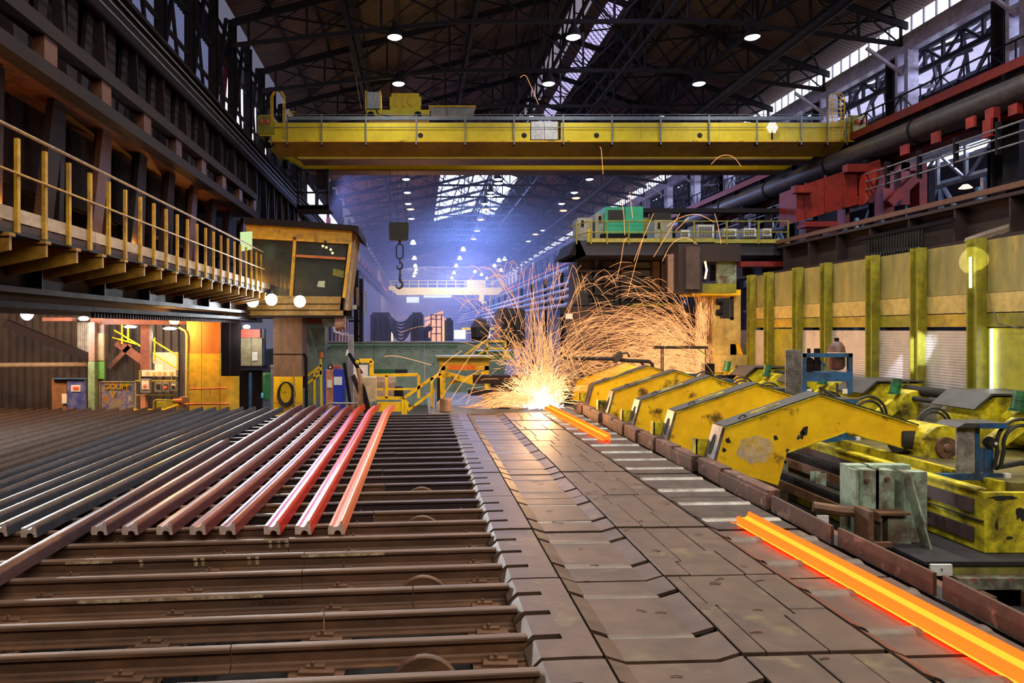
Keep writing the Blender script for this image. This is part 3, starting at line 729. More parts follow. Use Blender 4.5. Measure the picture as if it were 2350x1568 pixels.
# kerb on the right of the table
kb = T('table_kerb', 'low brown steel kerb of upright plates along the right edge of the roller table', 'kerb', (4.6,11,0))
y = 3.3; k = 0
while y < 20:
    L = 1.42 if y < 10 else .95
    x0 = 4.58+.02*((k*7)%3); x1 = x0+(.06 if k%2 else .0)
    v = [(x0,y,-.1),(x1,y+L,-.1),(x1+.035,y+L,-.1),(x0+.035,y,-.1),(x0,y,.11),(x1,y+L,.11),(x1+.035,y+L,.11),(x0+.035,y,.11)]
    MB().add(v, [(3,2,1,0),(4,5,6,7),(0,1,5,4),(1,2,6,5),(2,3,7,6),(3,0,4,7)]).build('kerb_plate', KERB, kb)
    if y > 9: MB().cbox(x0+.04,x0+.22,y+.06,y+L-.04,-.1,.16,.01).build('kerb_block', KERB, kb)
    y += L+.06; k += 1
MB().box(4.66,4.9,3.3,9.5,-.3,-.12).build('kerb_shelf', PIT, kb)
MB().box(4.9,5.1,3.3,20,-.45,-.16).build('outer_shelf', RUST, kb)
# ---------------------------------------------------------------- glowing rails on the table
sg = [4,4,4,4,4,4,4,0,1,1,3,0,0,1,3,1,3,0]
HOTM = emis('hot_amber', (1,.115,.010), 2.6); HOTB = emis('hot_underside', (1,.03,.002), 9)
HE = emis('glowing_rail_end', (1,.16,.02), 1.6)
def hot(x0, x1, y0, y1, label):
    o = sweep(LP, [(x0+(x1-x0)*i/6, y0+(y1-y0)*i/6, -.03) for i in range(7)], 'glowing_rail', [HOTY, HOTO, HE, HOTM, HOTB], None, sg, 2)
    return tag(o, label, 'rail', 'glowing rails on the roller table')
hot(4.05, 3.88, 3.5, 8.3, 'glowing orange-yellow rail leaving the picture along the kerb')
hot(3.92, 3.72, 14.5, 20.3, 'glowing orange rail running out of the shower of sparks')
MB_ = MB().path([(3.80,8.26,.0),(3.74,8.30,-.01),(3.72,8.34,.01),(3.74,8.37,.02)], .006, 6).build('hot_sliver', HOTO, None, True); tag(MB_, 'thin curled red-hot sliver beside the end of the glowing rail', 'metal chip')
# ================================================================ YELLOW TRANSFER ARMS
SOOTY = mat('sooty_yellow', (.16,.09,.02), (.06,.035,.015), 1.4, .5, .2)
def arm(Y, X, label, patch=False):
    a = T('transfer_arm', label, 'machine arm', (X, Y, -.3), 'yellow humped transfer arms over the kerb')
    dx = X-8.48; W = .37
    side = [(5.05,.676),(6.63,1.222),(8.25,.704),(8.16,.288),(7.05,.596),(6.09,.259),(5.94,-.287),(4.88,.05)]
    P = [(x+dx, z) for x, z in side]
    # side webs set in slightly, flanges proud
    MB().prism(P, 'xz', Y+.015, Y+W-.015).build('arm_body', SOOTY if Y > 24 else YEL, a)
    fl = MB()
    for i, (p, q) in enumerate(zip(P[:2], P[1:3])):
        fl.bar((p[0],Y+W/2,p[1]+.012),(q[0],Y+W/2,q[1]+.012), W+.03, .02, (0,0,1))
    tpl = fl.build('top_plate', GREYT, a)
    ed = MB()
    for p, q in zip(P[:2], P[1:3]): ed.bar((p[0],Y-.004,p[1]-.012),(q[0],Y-.004,q[1]-.012), .012,.028)
    for p, q in ((P[3],P[4]),(P[4],P[5])): ed.bar((p[0],Y+W/2,p[1]),(q[0],Y+W/2,q[1]), W+.02,.018)
    ed.build('edge_flange', YELG, a)
    npl = MB().bar((P[0][0]-.01,Y+W/2,P[0][1]),(P[7][0]-.01,Y+W/2,P[7][1]), W+.01,.05,(1,0,0)).build('nose_plate', BARE, a)
    # oval holes: dark recess plates with a raised rim
    c = Vector((P[0][0]*.5+P[7][0]*.5-.04, Y+W*.5, (P[0][1]+P[7][1])/2)); d = Vector((P[0][0]-P[7][0],0,P[0][1]-P[7][1])).normalized()
    h = MB(); ring = [c+d*(.17*math.sin(t*PI/8))+Vector((-.001,.055*math.cos(t*PI/8),0)) for t in range(16)]
    h.add([tuple(v) for v in ring], [tuple(range(16))]); h.path(ring, .008, 5, True); h.build('nose_hole', BLACK, npl)
    for u in (.48,):
        c = Vector((P[0][0]+(P[1][0]-P[0][0])*u, Y+W/2, P[0][1]+(P[1][1]-P[0][1])*u+.026)); d = Vector((P[1][0]-P[0][0],0,P[1][1]-P[0][1])).normalized()
        ring = [c+d*(.26*math.cos(t*PI/8))+Vector((0,.05*math.sin(t*PI/8),0)) for t in range(16)]
        MB().add([tuple(v) for v in ring], [tuple(range(16))]).path(ring, .010, 5, True, 1).build('slot', [BLACK, YELG], tpl)
    c = Vector((P[0][0]+.36, Y+.12, P[0][1]+.125))
    MB().path([c+Vector((.075*math.cos(t*PI/8),0,-.02+.085*math.sin(t*PI/8))) for t in range(-1,10)], .016, 8).build('lifting_eye', GREYT, a, True)
    # guard bracket beside the nose
    MB().box(P[7][0]-.14,P[7][0]-.12,Y+W+.02,Y+W+.24,.02,.42).box(P[7][0]-.14,P[7][0]+.10,Y+W+.02,Y+W+.04,.02,.42).build('side_bracket', YELG, a)
    # hinge
    hx, hz = X, .39
    MB().lathe([(.22,-.20),(.24,-.18),(.24,.10),(.20,.12)], (hx-.30,Y+W/2,hz+.06), 20, 'x').build('hinge_collar', BLACK, a, True)
    pr = [(hx+.35*math.cos(t), hz+.35*math.sin(t)) for t in [math.radians(g) for g in range(20,201,15)]]+[(hx-.30,-.16),(hx+.46,-.16),(hx+.48,.1)]
    hb_ = MB().prism(pr, 'xz', Y-.28, Y+W+.12).build('hinge_block', YELG, a)
    MB().lathe([(.17,-.33),(.17,-.27),(.0,-.27)][::-1], (hx,Y,hz), 20, 'y').lathe([(.02,-.37),(.06,-.36),(.08,-.32)], (hx,Y,hz), 12, 'y').build('hinge_pin', mat('oily_pin', (.16,.08,.05), (.05,.03,.02), 8) if 'oily_pin' not in bpy.data.materials else bpy.data.materials['oily_pin'], hb_, True)
    MB().bar((hx+.33,Y-.29,.33),(hx+.44,Y-.29,-.12), .03,.02,(0,1,0)).build('hinge_rib', GREYT, hb_)
    if patch:
        r_ = random.Random(5); pc = [(5.55+dx+.33*math.cos(t*PI/9)*(.75+.3*r_.random()), .31+.24*math.sin(t*PI/9)*(.8+.35*r_.random())) for t in range(18)]
        MB().prism(pc, 'xz', Y+.0125, Y+.016).build('scraped_patch', BEIGE, a)['label'] = 'bare scraped beige patch'
        stn = MB()
        for (cx, cz, s_) in ((6.38,.62,.09),(6.33,.55,.06),(6.28,.5,.04),(5.9,.50,.05),(5.12,.45,.05),(5.05,.3,.04),(6.1,.28,.04),(6.06,.1,.03)):
            q = [(cx+dx+s_*math.cos(t*PI/5)*(.4+.6*r_.random()), cz+s_*1.3*math.sin(t*PI/5)*(.4+.7*r_.random())) for t in range(10)]
            stn.prism(q, 'xz', Y+.012, Y+.016)
        stn.build('grease_stain', BLACK, a)
    return a
labs = ['yellow humped transfer arm with a bare beige patch on its side',
        'yellow transfer arm directly behind the one with the beige patch',
        'third yellow transfer arm counting from the one with the beige patch',
        'fourth yellow transfer arm, halfway along the row over the kerb',
        'fifth yellow transfer arm counting from the one with the beige patch',
        'sixth yellow transfer arm, last but one before the sparks',
        'sooty blackened yellow transfer arm at the sparks, last of the row']
# kinks in the row follow the photograph's pitch
for i in range(7): arm(11.5+2.15*i, 8.48, labs[i], i == 0)
# ================================================================ CHAIN CONVEYOR AND CARRIAGE BEAM
cc = T('chain_conveyor', 'dark twin chain beams running lengthwise beneath the yellow arms', 'conveyor', (6.5,14,-.9))
for x, z in ((6.75,.06),(6.3,-.20)):
    MB().box(x-.05,x+.12,9.5,24,z-.16,z-.02).build('chain_beam', DST, cc)
    MB().box(x-.10,x-.05,9.5,24,z-.24,z-.10).build('side_angle', RUST, cc)
    b = MB(); y = 9.5
    while y < 22: b.box(x-.05,x+.03,y,y+.045,z-.02,z+.03).box(x+.04,x+.10,y+.03,y+.075,z-.02,z+.028); y += .075
    tag(b.build('chain_links', PIT, cc), kind='stuff')
for y in (9.6,11.25,12.4,14.5,16.6,19): MB().ibeam((6.45,y,-1.2),(6.45,y,-.02), .16,.16,.02,(0,1,0)).build('support_post', GRNP, cc)
MB().box(6.0,6.1,9.5,22,-1.2,-.65).build('lower_plate', GRNP, cc)
MB().box(7.2,7.3,9.4,24,-1.0,-.1).build('back_plate', YELG, cc)
cr = T('carriage_beam', 'long greasy yellow box beam with dark wear strips, open on top', 'machine beam', (7.5,10,-.45))
MB().box(6.90,6.98,8.5,24,-.43,.30).build('side_plate', YELG, cr)
MB().box(6.98,10.5,8.5,8.58,-.43,.30).build('end_plate', YELG, cr)
MB().box(6.98,10.5,8.6,24,-.43,-.38).build('bottom_plate', BLACK, cr)
MB().box(6.86,7.02,8.6,24,.30,.33).box(7.9,8.0,9.5,24,-.1,.22).build('top_lip', YELG, cr)
for z in (.02,-.33): MB().box(6.87,6.90,8.65,24,z,z+.17).build('wear_strip', mat('wear_strip_brown%d' % (z > 0), (.07,.045,.05), None, 3), cr)
MB().box(6.865,6.90,8.5,24,-.05,-.04).build('weld_seam', BLACK, cr)
r_ = random.Random(8); stn = MB()
for (cx, cz, sx, sz) in ((7.35,.05,.13,.10),(7.6,-.12,.2,.03),(7.15,.24,.22,.04),(7.9,.18,.1,.05),(7.2,-.25,.05,.03),(7.75,-.3,.07,.03),(7.05,-.1,.02,.08)):
    stn.prism([(cx+sx*math.cos(t*PI/7)*(.45+.55*r_.random()), cz+sz*math.sin(t*PI/7)*(.45+.6*r_.random())) for t in range(14)], 'xz', 8.494, 8.5)
stn.build('grease_stain', BLACK, cr)
# green end frame
gf = T('green_end_frame', 'big flaking pale-green welded steel bracket in front of the chain beams', 'machine frame', (6.1,9,-1.2))
Y0 = 9.0
MB().box(5.66,6.50,Y0+.2,Y0+.36,-.72,.50).build('back_plate', GRNP, gf)
MB().box(5.66,6.16,Y0+.02,Y0+.2,-.06,.47).build('upper_panel', GRNP, gf)
MB().box(6.24,6.54,Y0-.04,Y0+.10,-.72,.46).build('right_plate', GRNP, gf)
MB().box(5.70,5.74,Y0,Y0+.36,-.60,.48).box(5.92,5.96,Y0+.02,Y0+.36,-.1,.5).box(6.10,6.14,Y0-.05,Y0+.36,-.70,-.05).box(6.24,6.52,Y0+.1,Y0+.14,-.75,.44).build('rib_plate', mat('greener_flaking_paint', (.22,.33,.24), (.10,.08,.05), 3, .52, .1), gf)
MB().bar((6.24,Y0-.08,.46),(6.44,Y0-.35,-.90), .02,.16,(0,1,0)).build('sloping_rib', GRNP, gf)
MB().cbox(5.98,6.28,Y0-.12,Y0+.3,-.80,-.08,.01).build('box_leg', GRNP, gf)
MB().box(5.82,6.22,Y0-.2,Y0+.05,-.06,-.03).box(5.82,5.84,Y0-.2,Y0+.05,-.14,-.06).build('ledge', RUST, gf)
MB().box(5.85,5.87,Y0-.18,Y0+.1,-.85,-.1).box(5.70,7.0,Y0-.15,Y0+.5,-.86,-.80).build('foot_plate', GRNP, gf)
for x, z in ((5.79,.34),(6.05,.36),(5.80,-.28),(6.06,-.42)): MB().lathe([(.03,-.03),(.03,0),(.015,.01)][::-1], (x,Y0+.01,z), 8, 'y').build('bolt', RUST, gf)
# stand below
bs = T('base_beam', 'dark green and mottled base beams beneath the carriage beam end', 'beam', (7,8,-1.2))
MB().box(5.95,10.5,8.2,9.6,-.48,-.44).build('top_plate', PIT, bs)
MB().box(6.1,10.5,8.25,8.3,-.62,-.48).build('olive_web', mat('olive_web_paint', (.24,.22,.05), (.12,.11,.03), 2), bs)
MB().box(6.3,10.5,8.12,8.25,-.74,-.61).build('mottled_beam', mat('mottled_grey_beam', (.22,.23,.17), (.09,.09,.07), 6, .5, .1, third=(.30,.06,.04)), bs)
MB().box(5.3,10.5,5.0,8.1,-1.0,-.92).build('lower_plate', PIT, bs)
for k in range(6): MB().box(6.5+.5*k,6.56+.5*k,7.9,8.1,-.92,-.74).build('lower_rib', RUST, bs)
tg = T('number_tag', 'white metal tag with a small figure 9, on the base beam in front', 'tag', (6.1,8.1,-.6))
MB().cbox(ax(2137,8.08),ax(2186,8.08),8.08,8.11,az(1322,8.08),az(1296,8.08),.004).build('plate', WHITEP, tg)
text('9', .06, (ax(2158,8.08),8.078,az(1313,8.08)), (PI/2,0,0), GREYM, tg, .001)
for (a, b, c, d, Y, lab) in ((1876,1184,1902,1204,8.75,'small blank white tag at the foot of the green bracket'),(1709,1109,1740,1122,10.6,'small blank pale tag under the nose of the patched yellow arm')):
    o = MB().pb(a,b,c,d,Y,.02).build('white_tag', WHITEP); tag(o, lab, 'tag')
lt = T('latch_mechanism', 'rusty latch arm and hook lying between the kerb and the green bracket', 'latch', (5.5,8.6,-.4))
MB().path([(5.15,9.1,-.02),(5.45,9.0,-.05),(5.72,8.9,-.04)], .07, 8).build('arm', RUST, lt, True)
MB().cbox(5.56,5.62,8.6,8.9,-.35,.05,.01).box(5.56,5.85,8.6,8.66,-.40,-.34).build('hook', RUST, lt)
# ================================================================ DRIVES ON THE RIGHT
def drive(Y, i):
    d = T('drive_unit', ['greasy yellow gear housing with green cylinder, at the right picture edge','greasy yellow gear housing with dark motor, behind the blue bracket stand','yellow gear housing right of the blue accumulator frame','yellow gear housing half hidden by the perforated screen','yellow gear housing near the traffic light'][i], 'gearbox', (9.6,Y,.2), 'yellow gear housings along the panel wall')
    x = 10.15
    P = [(x-.55,.25),(x-.55,.75),(x-.35,.95),(x-.2,1.12),(x+.68,1.12),(x+.68,.25)]
    MB().prism(P, 'xz', Y, Y+.9).build('housing', YELG, d)
    MB().prism([(x-.6,.90),(x-.3,1.16),(x+.7,1.16),(x+.7,1.19),(x-.32,1.19),(x-.63,.92)], 'xz', Y-.05, Y+.95).build('cover', GREYT, d)
    MB().lathe([(.0,-.02),(.34,0),(.36,.05),(.36,.5),(.30,.56)], (x+.2,Y-.5,.66), 20, 'y').build('motor', YELG, d, True)
    MB().lathe([(.10,0),(.10,.5),(.12,.52),(.12,.6)], (x-.1,Y+1.0,1.0), 12, 'x').build('shaft_cover', BLACK, d, True)
    c = Vector((x-.15,Y-.35,.95)); 
    MB().path([c, c+Vector((.03,0,.12)), c+Vector((.06,0,.30))], .10, 14).path([c+Vector((.0,0,-.02)), c+Vector((.0,0,.01))], .115, 14).path([c+Vector((.04,0,.15)), c+Vector((.042,0,.17))], .112, 14).build('green_cylinder', DGRN, d, True)
    c = Vector((x-.7,Y-.45,.35))
    MB().bar(c, c+Vector((.5,0,.38)), .25,.12,(0,1,0)).build('strut_plate', YELG, d)
    for r in (.30,.24):
        MB().path([Vector((x-1.35+r*math.cos(t*PI/9), Y-.1, .62+r*1.1*math.sin(t*PI/9))) for t in range(0,10)], .022, 8).build('hose', HOSE, d, True)
for i, Y in enumerate((12.0,15.0,17.6,20.4,23.0)): drive(Y, i)
def stand(Y, i, full=True):
    lab = ['blue bracket stand with perforated grey panel and hoses, by the nearest arm hinge','blue bracket stand behind the hump of the patched yellow arm','blue capped valve stand left of the perforated screen','blue valve stand further along the yellow arms','small blue valve stand farthest along the arms'][i]
    s_ = T('valve_stand', lab, 'valve stand', (8.2,Y,0), 'blue valve stands beside the arm hinges')
    x = ax(2195, 9.8)
    MB().box(x,x+.26,Y,Y+.02,.28,.92).build('perforated_panel', MESHP, s_)
    MB().box(x+.27,x+.33,Y,Y+.06,.26,.94).build('post', BLUP, s_)
    MB().prism([(x-.08,.93),(x+.03,.99),(x+.62,.99),(x+.62,.93)], 'xz', Y-.12,Y+.3).build('hood', GREYT, s_)
    MB().box(x+.22,x+.62,Y-.13,Y-.11,.915,.975).build('hood_edge', BLUP, s_)
    MB().box(x-.3,x+.62,Y-.05,Y+.02,.18,.27).build('base_rail', BLUP, s_)
    MB().box(x+.40,x+.52,Y,Y+.12,.27,.62).build('valve_body', BLUP, s_)
    MB().lathe([(0,-.08),(.06,-.07),(.09,0),(.06,.06)], (x+.46,Y+.0,.70), 14, 'y').build('gauge', HOSE, s_, True)
    MB().lathe([(0,-.085),(.022,-.085),(.022,-.07)], (x+.49,Y,.70), 10, 'y').build('gauge_cap', WHITEP, s_, True)
    MB().cbox(x+.62,x+.70,Y-.08,Y,.18,.28,.006).build('junction_box', WHITEP, s_)
    for r, o_ in ((.34,0),(.26,.02)):
        MB().path([Vector((x+.86+r*math.cos(t*PI/12), Y-.05-o_, .68+r*1.05*math.sin(t*PI/12))) for t in range(-2,14)]+[Vector((x+.86-r-.03,Y-.05,.35))], .024, 8).build('hose', HOSE, s_, True)
    MB().path([(x+.55,Y,.35),(x+1.0,Y+.1,.40),(x+1.5,Y,.33)], .04, 8).build('pipe', HOSE, s_, True)
    MB().path([(x+1.1,Y-.05,.30),(x+1.2,Y-.05,.5),(x+1.25,Y-.05,.62)], [.07,.05,.03], 10).build('coupling', DST, s_, True)
for i, Y in enumerate((9.8,13.1,15.4,18.2,20.6)): stand(Y, i)
# perforated screen
sc = MB(); 
ps = T('perforated_screen', 'tall grimy perforated sheet standing left of the blue accumulator frame', 'screen', (ax(1820,14.2),14.2,.5))
MB().pb(1803,803,1839,908,14.2,.02).build('sheet', MESHP, ps)
b = MB()
for i in range(11):
    for j in range(30): 
        x = ax(1803,14.2)+.012+i*.028; z = az(908,14.2)+.02+j*.0305; b.box(x,x+.012,14.19,14.2,z,z+.014)
tag(b.build('perforation', BLACK, ps), kind='stuff')
# accumulator frame
af = T('accumulator_stand', 'blue steel frame carrying a valve block before the white panels', 'frame', (ax(1898,14.5),14.6,.4)); Y = 14.5
for px in (1842,1948): MB().pb(px,812,px+9,905,Y,.08).pb(px,812,px+9,905,Y+.45,.08).build('post', BLUP, af)
MB().pb(1842,811,1957,820,Y,.06).pb(1842,811,1957,820,Y+.45,.06).build('top_rail', BLUP, af)
MB().pb(1851,855,1948,876,Y,.53).build('shelf', BLUP, af)
MB().pb(1848,822,1866,856,Y+.1,.2).pb(1868,826,1884,852,Y+.1,.2).build('valve_block', DST, af)
for px in (1856,1872,1878): MB().tube(at(px,826,Y+.2), at(px,800,Y+.2), .035, 8).build('valve_stem', DST, af)
MB().path([at(1884,832,Y+.1),at(1893,836,Y+.1),at(1890,848,Y+.1)], .03, 8).build('elbow', BLUP, af, True)
for px in (1853,1935): MB().pb(px,893,px+10,904,Y-.02,.04).build('junction_box', WHITEP, af)
MB().path([at(1880,890,Y+.2),at(1900,900,Y+.1),at(1925,915,Y)], .03, 8).path([at(1921,880,Y),at(1921,915,Y)], .02, 8).build('cable', HOSE, af, True)
c = at(1920,850,Y+.25)
ac = T('accumulator', 'rusty domed pressure accumulator standing in the blue frame', 'tank', tuple(c))
MB().lathe([(.05,0),(.12,.02),(.16,.1),(.16,.36),(.17,.38),(.165,.40),(.15,.50),(.10,.58),(.04,.62)], c, 24).build('vessel', COPPER, ac, True)
MB().lathe([(.04,.61),(.045,.62),(.045,.68),(.025,.69)], c, 12).build('neck', DST, ac, True)
MB().lathe([(.175,.34),(.18,.35),(.18,.37),(.175,.38)], c, 24).build('clamp_ring', BEIGE, ac, True)
# machine clutter in the trough between arms and wall
for i, (y, x) in enumerate(((14.0,8.9),(16.2,8.9),(18.5,9.0),(21,9.0))):
    o = MB().cbox(x-.6,x+.2,y,y+.6,.1,.62,.02).build('pedestal', YELG); tag(o, ['greasy yellow pedestal behind the first hump','greasy yellow pedestal behind the second hump','greasy yellow pedestal behind the third hump','greasy yellow pedestal behind the fourth hump'][i], 'pedestal', 'pedestals behind the arms')
o = MB().box(5.3,18,8.6,60,-1.2,-1.0).build('machine_pit', PIT); o['kind'] = 'structure'
sl = T('machine_base', 'long dark machine base that carries the yellow gear housings', 'machine base', (9.5,16,-1))
MB().box(8.0,10.6,9.4,25,-1.0,.22).build('base_block', mat('grimy_olive', (.14,.12,.03), (.05,.04,.02), 2), sl)
MB().box(10.4,11.4,9,26,.2,.78).build('grey_ledge', GREYM, sl)
MB().path([(10.5,9,1.0),(10.5,24,1.0)], .10, 10).path([(10.3,9,.85),(10.3,24,.85)], .05, 8).build('cable_duct', BLACK, sl, True)
# ================================================================ ENCLOSURE WALL OF YELLOW AND SILVER PANELS
PX = 11.0
AMBB = mat('amber_beam_paint', (.46,.31,.03), (.30,.21,.03), 1.5)
pw = T('enclosure_wall', 'long enclosure wall of olive-yellow upper panels and silver sheets between yellow posts', 'wall panel', (PX,18,0))
posts = [PX*F/(p-VX) for p in (2255,2120,2014,1906,1840,1773,1733)]   # distances of the posts
ys = [9.6, 11.6]+posts
for Y in ys[1:]:
    MB().ibeam((PX-.12,Y,.2),(PX-.12,Y,4.06), .22, .20, .03, (0,1,0)).build('post', YPOST, pw)
for i in range(len(ys)-1):
    a, b = ys[i]+.11, ys[i+1]-.03
    MB().box(PX,PX+.04,a,b,3.0,4.02).build('upper_panel', YWALL, pw)
    MB().prism([(PX-.01,2.62),(PX+.02,2.62),(PX+.02,2.99),(PX-.03,2.99)], 'xz', a, b).build('skirt_strip', YEDGE, pw)
    MB().box(PX-.02,PX+.1,a,b,2.34,2.60).build('cross_beam', YPOST if i%2 else AMBB, pw)
    if i == 0 or i == 1: MB().box(PX,PX+.04,a,b,.2,2.32).build('lower_panel', mat('yellow_green_panel', (.40,.38,.02), (.30,.29,.03), .8) if not i else bpy.data.materials['yellow_green_panel'], pw)
    elif i == 6: MB().box(PX-.02,PX+.04,a,b,.2,2.3).build('lower_panel', YPOST, pw)
    else: MB().box(PX-.05,PX-.03,a+.02,b+.02,.93,2.26).build('silver_sheet', SILV, pw)['label'] = 'silver ribbed sheet'
MB().box(PX-.05,PX-.03,posts[6]+.05,posts[6]+1.5,.9,2.26).build('silver_sheet', SILV, pw)
MB().box(PX-.08,PX+.02,13.55,25,.82,.93).build('bottom_rail', GREYM, pw)
# daylight slits where panels do not meet
MB().box(PX-.06,PX-.05,ax(2279,1)*0+PX*F/(2286-VX),PX*F/(2279-VX),.98,2.30).build('daylight_gap', SLIT, pw)
MB().box(PX-.24,PX-.235,PX*F/(2256-VX)-.02,PX*F/(2256-VX)+.04,3.1,3.7).build('daylight_gap', SLIT, pw)
# the shaft of daylight that crosses the sheets, from a gap in the roof of the neighbouring bay
light('SPOT', 'sun_shaft', (9.3,11.3,4.9), 5000, (.8,.84,1), (10.95,15.5,1.55), spot_size=.13, spot_blend=.5, shadow_soft_size=.02)
light('SPOT', 'sun_patch', (8.5,11.6,3.6), 900, (1,.95,.7), (10.9,13.7,3.65), spot_size=.17, spot_blend=.1, shadow_soft_size=.01)
hs = MB(); hs.path([(10.9,13.2,2.62),(10.8,13.0,2.4),(10.9,12.6,2.3)], .012, 6); tag(hs.build('cable', HOSE, pw), None)
# yellow frame + sheets left of the panel wall
yf = T('saw_enclosure', 'soot-stained yellow saw enclosure with sparks inside, left of the panel wall', 'enclosure', (10,23,0)); Y = 23.0
MB().pb(1636,672,1700,815,Y,.1).build('stained_panel', YEDGE, yf)
MB().pb(1636,815,1728,855,Y-.1,.15).build('header', YEDGE, yf)
MB().pb(1598,676,1640,960,Y+.6,.1).build('lit_panel', mat('lit_panel_tint', (.45,.32,.2), (.2,.13,.08), 1.2), yf)  # light on this panel put into its warm colour
for px in (1676,1714): MB().pb(px,790,px+14,900,Y,.15).build('post', YPOST, yf)
MB().bar(at(1692,790,Y),at(1728,895,Y), .12,.05,(0,1,0)).build('brace', YEL, yf)
MB().pb(1640,800,1676,862,Y+.02,.1).build('dark_panel', YPOST, yf)
MB().box(ax(1300,24.8),ax(1640,24.8),24.8,25.0,-1.2,az(705,24.8)).build('back_plate', mat('sooty_brown_plate', (.07,.04,.03), (.03,.02,.02), 1), yf)
MB().pb(1590,665,1700,678,Y-.3,1.2).build('yellow_lintel', YEL, yf)
for (a,b,c,d,m,n) in ((1655,862,1690,905,DST,'junction_cabinet'),(1618,835,1640,905,DST,'grime_post')): MB().pb(a,b,c,d,21.5,.3).build(n, m, yf)
bx = T('control_housing', 'dark box housing hanging at the mouth of the saw enclosure', 'cabinet', (8.7,22,3))
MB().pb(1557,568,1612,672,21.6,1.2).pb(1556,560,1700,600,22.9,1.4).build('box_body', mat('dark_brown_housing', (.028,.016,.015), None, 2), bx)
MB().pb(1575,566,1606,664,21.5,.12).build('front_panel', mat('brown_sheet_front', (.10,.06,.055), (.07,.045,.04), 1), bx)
MB().pb(1540,583,1558,672,22.0,.3).build('lit_side', mat('lit_side_tint', (.42,.27,.2), None, 2), bx)  # light on this side put into a paler colour
MB().pb(1612,651,1690,672,21.7,.5).build('yellow_shelf', YPOST, bx)
MB().pb(1645,596,1690,651,23.2,.1).build('pale_panel', GRNP, bx)
MB().path([at(1618,600,22.6),at(1622,620,22.6),at(1618,640,22.6)], .03, 6).build('glowing_hose', LAMPO, bx)  # hose made to glow, the light on it put in as emission
tl = T('signal_light', 'black two-lamp signal light with hoods on the left end of the panel wall', 'signal light', tuple(at(1672,735,20.5))); Y = 20.5
MB().pb(1659,684,1675,731,Y,.22).build('housing', BLACK, tl)
for py in (693,718): MB().lathe([(.10,-.14),(.11,0)], at(1656,py,Y+.1), 14, 'x').build('hood', DST, tl)
MB().pb(1677,680,1684,735,Y,.04).pb(1675,683,1684,686,Y,.04).pb(1675,729,1684,733,Y,.04).build('bracket', BLACK, tl)
# ================================================================ DARK SAW MACHINE WITH PLATFORM
sm = T('saw_machine', 'tall dark saw stand with louvred front and side platform behind the sparks', 'machine', (7,26,0)); Y = 26.0
DK = mat('dark_machine_grey', (.06,.055,.065), (.03,.028,.035), 1, .5, .2)
MB().pb(1365,588,1556,720,Y,2.5).build('main_body', DK, sm)
MB().pb(1325,600,1360,700,Y,1.5).pb(1318,650,1350,700,Y-.5,.6).build('side_body', DK, sm)
for py in (602,620,638,656,673): MB().pb(1432,py,1492,py+13,Y-.15,.15).build('louvre', mat('louvre_grey', (.09,.085,.09), None, 1) if py == 602 else bpy.data.materials['louvre_grey'], sm)
for px in (1365,1412,1425,1494,1516,1538): MB().pb(px,590,px+7,716,Y-.2,.2).build('front_rib', DK, sm)
MB().pb(1498,600,1514,700,Y-.3,.1).pb(1518,600,1537,690,Y-.3,.1).build('brown_door', mat('brown_door_sheet', (.13,.085,.06), None, 1), sm)
MB().pb(1384,600,1412,658,Y-.25,.05).build('window', PIT, sm)
for py in (590,620,640,672,694): MB().pb(1322,py,1412,py+4,Y-.4,.1).build('rail_bar', DK, sm)
MB().pb(1452,696,1560,716,Y-1.0,.5).build('yellow_base', YPOST, sm)
MB().pb(1290,706,1620,722,Y-1.2,.3).build('sooty_beam', BLACK, sm)
for px in (1300,1380,1460,1540): MB().pb(px,722,px+14,960,Y-.6,.4).build('lower_post', BLACK, sm)
o = MB().pb(1298,720,1314,732,24.0,.02).build('paper_notice', PAPER); tag(o, 'small white notice on the dark beam between the two spark showers', 'notice')
# semi portal crane with platform
sp = T('platform_crane', 'dark low crane bridge with railed platform carrying a green cabinet', 'crane', (10,24,5)); Y = 24.0
MB().pb(1322,552,1812,586,Y,2.6).build('girder', mat('dark_crane_grey', (.03,.03,.045), (.02,.017,.025), .8), sp)
MB().prism([(ax(1305,Y),az(586,Y)),(ax(1322,Y),az(552,Y)),(ax(1330,Y),az(552,Y)),(ax(1345,Y),az(586,Y))], 'xz', Y, Y+2.6).build('girder_end', DST, sp)
MB().pb(1348,547,1640,556,Y-.1,.1).pb(1640,549,1812,558,Y-.1,.1).build('yellow_edge', mat('dull_yellow_edge', (.34,.31,.06), None, 2), sp)
for px in (1322,1355,1392,1442,1516,1592,1667,1740,1808): MB().pb(px,508,px+3,560,Y-.14,.05).build('rail_post', YPOST, sp)
for py in (508,533): MB().path([at(1305,py+14,Y+.8),at(1350,py,Y-.12),at(1810,py,Y-.12)], .02, 6).build('rail', YPOST, sp)
MB().pb(1475,478,1815,488,Y+2.2,.3).build('top_beam', BLK, sp)
for px in (1480,1560,1640,1700,1760,1808): MB().pb(px,480,px+8,552,Y+2.3,.2).build('frame_post', BLK, sp)
MB().pb(1478,500,1500,540,Y+2,.3).build('winch', YPOST, sp)
MB().pb(1500,488,1540,520,Y+1.6,.5).build('dark_box', BLACK, sp)
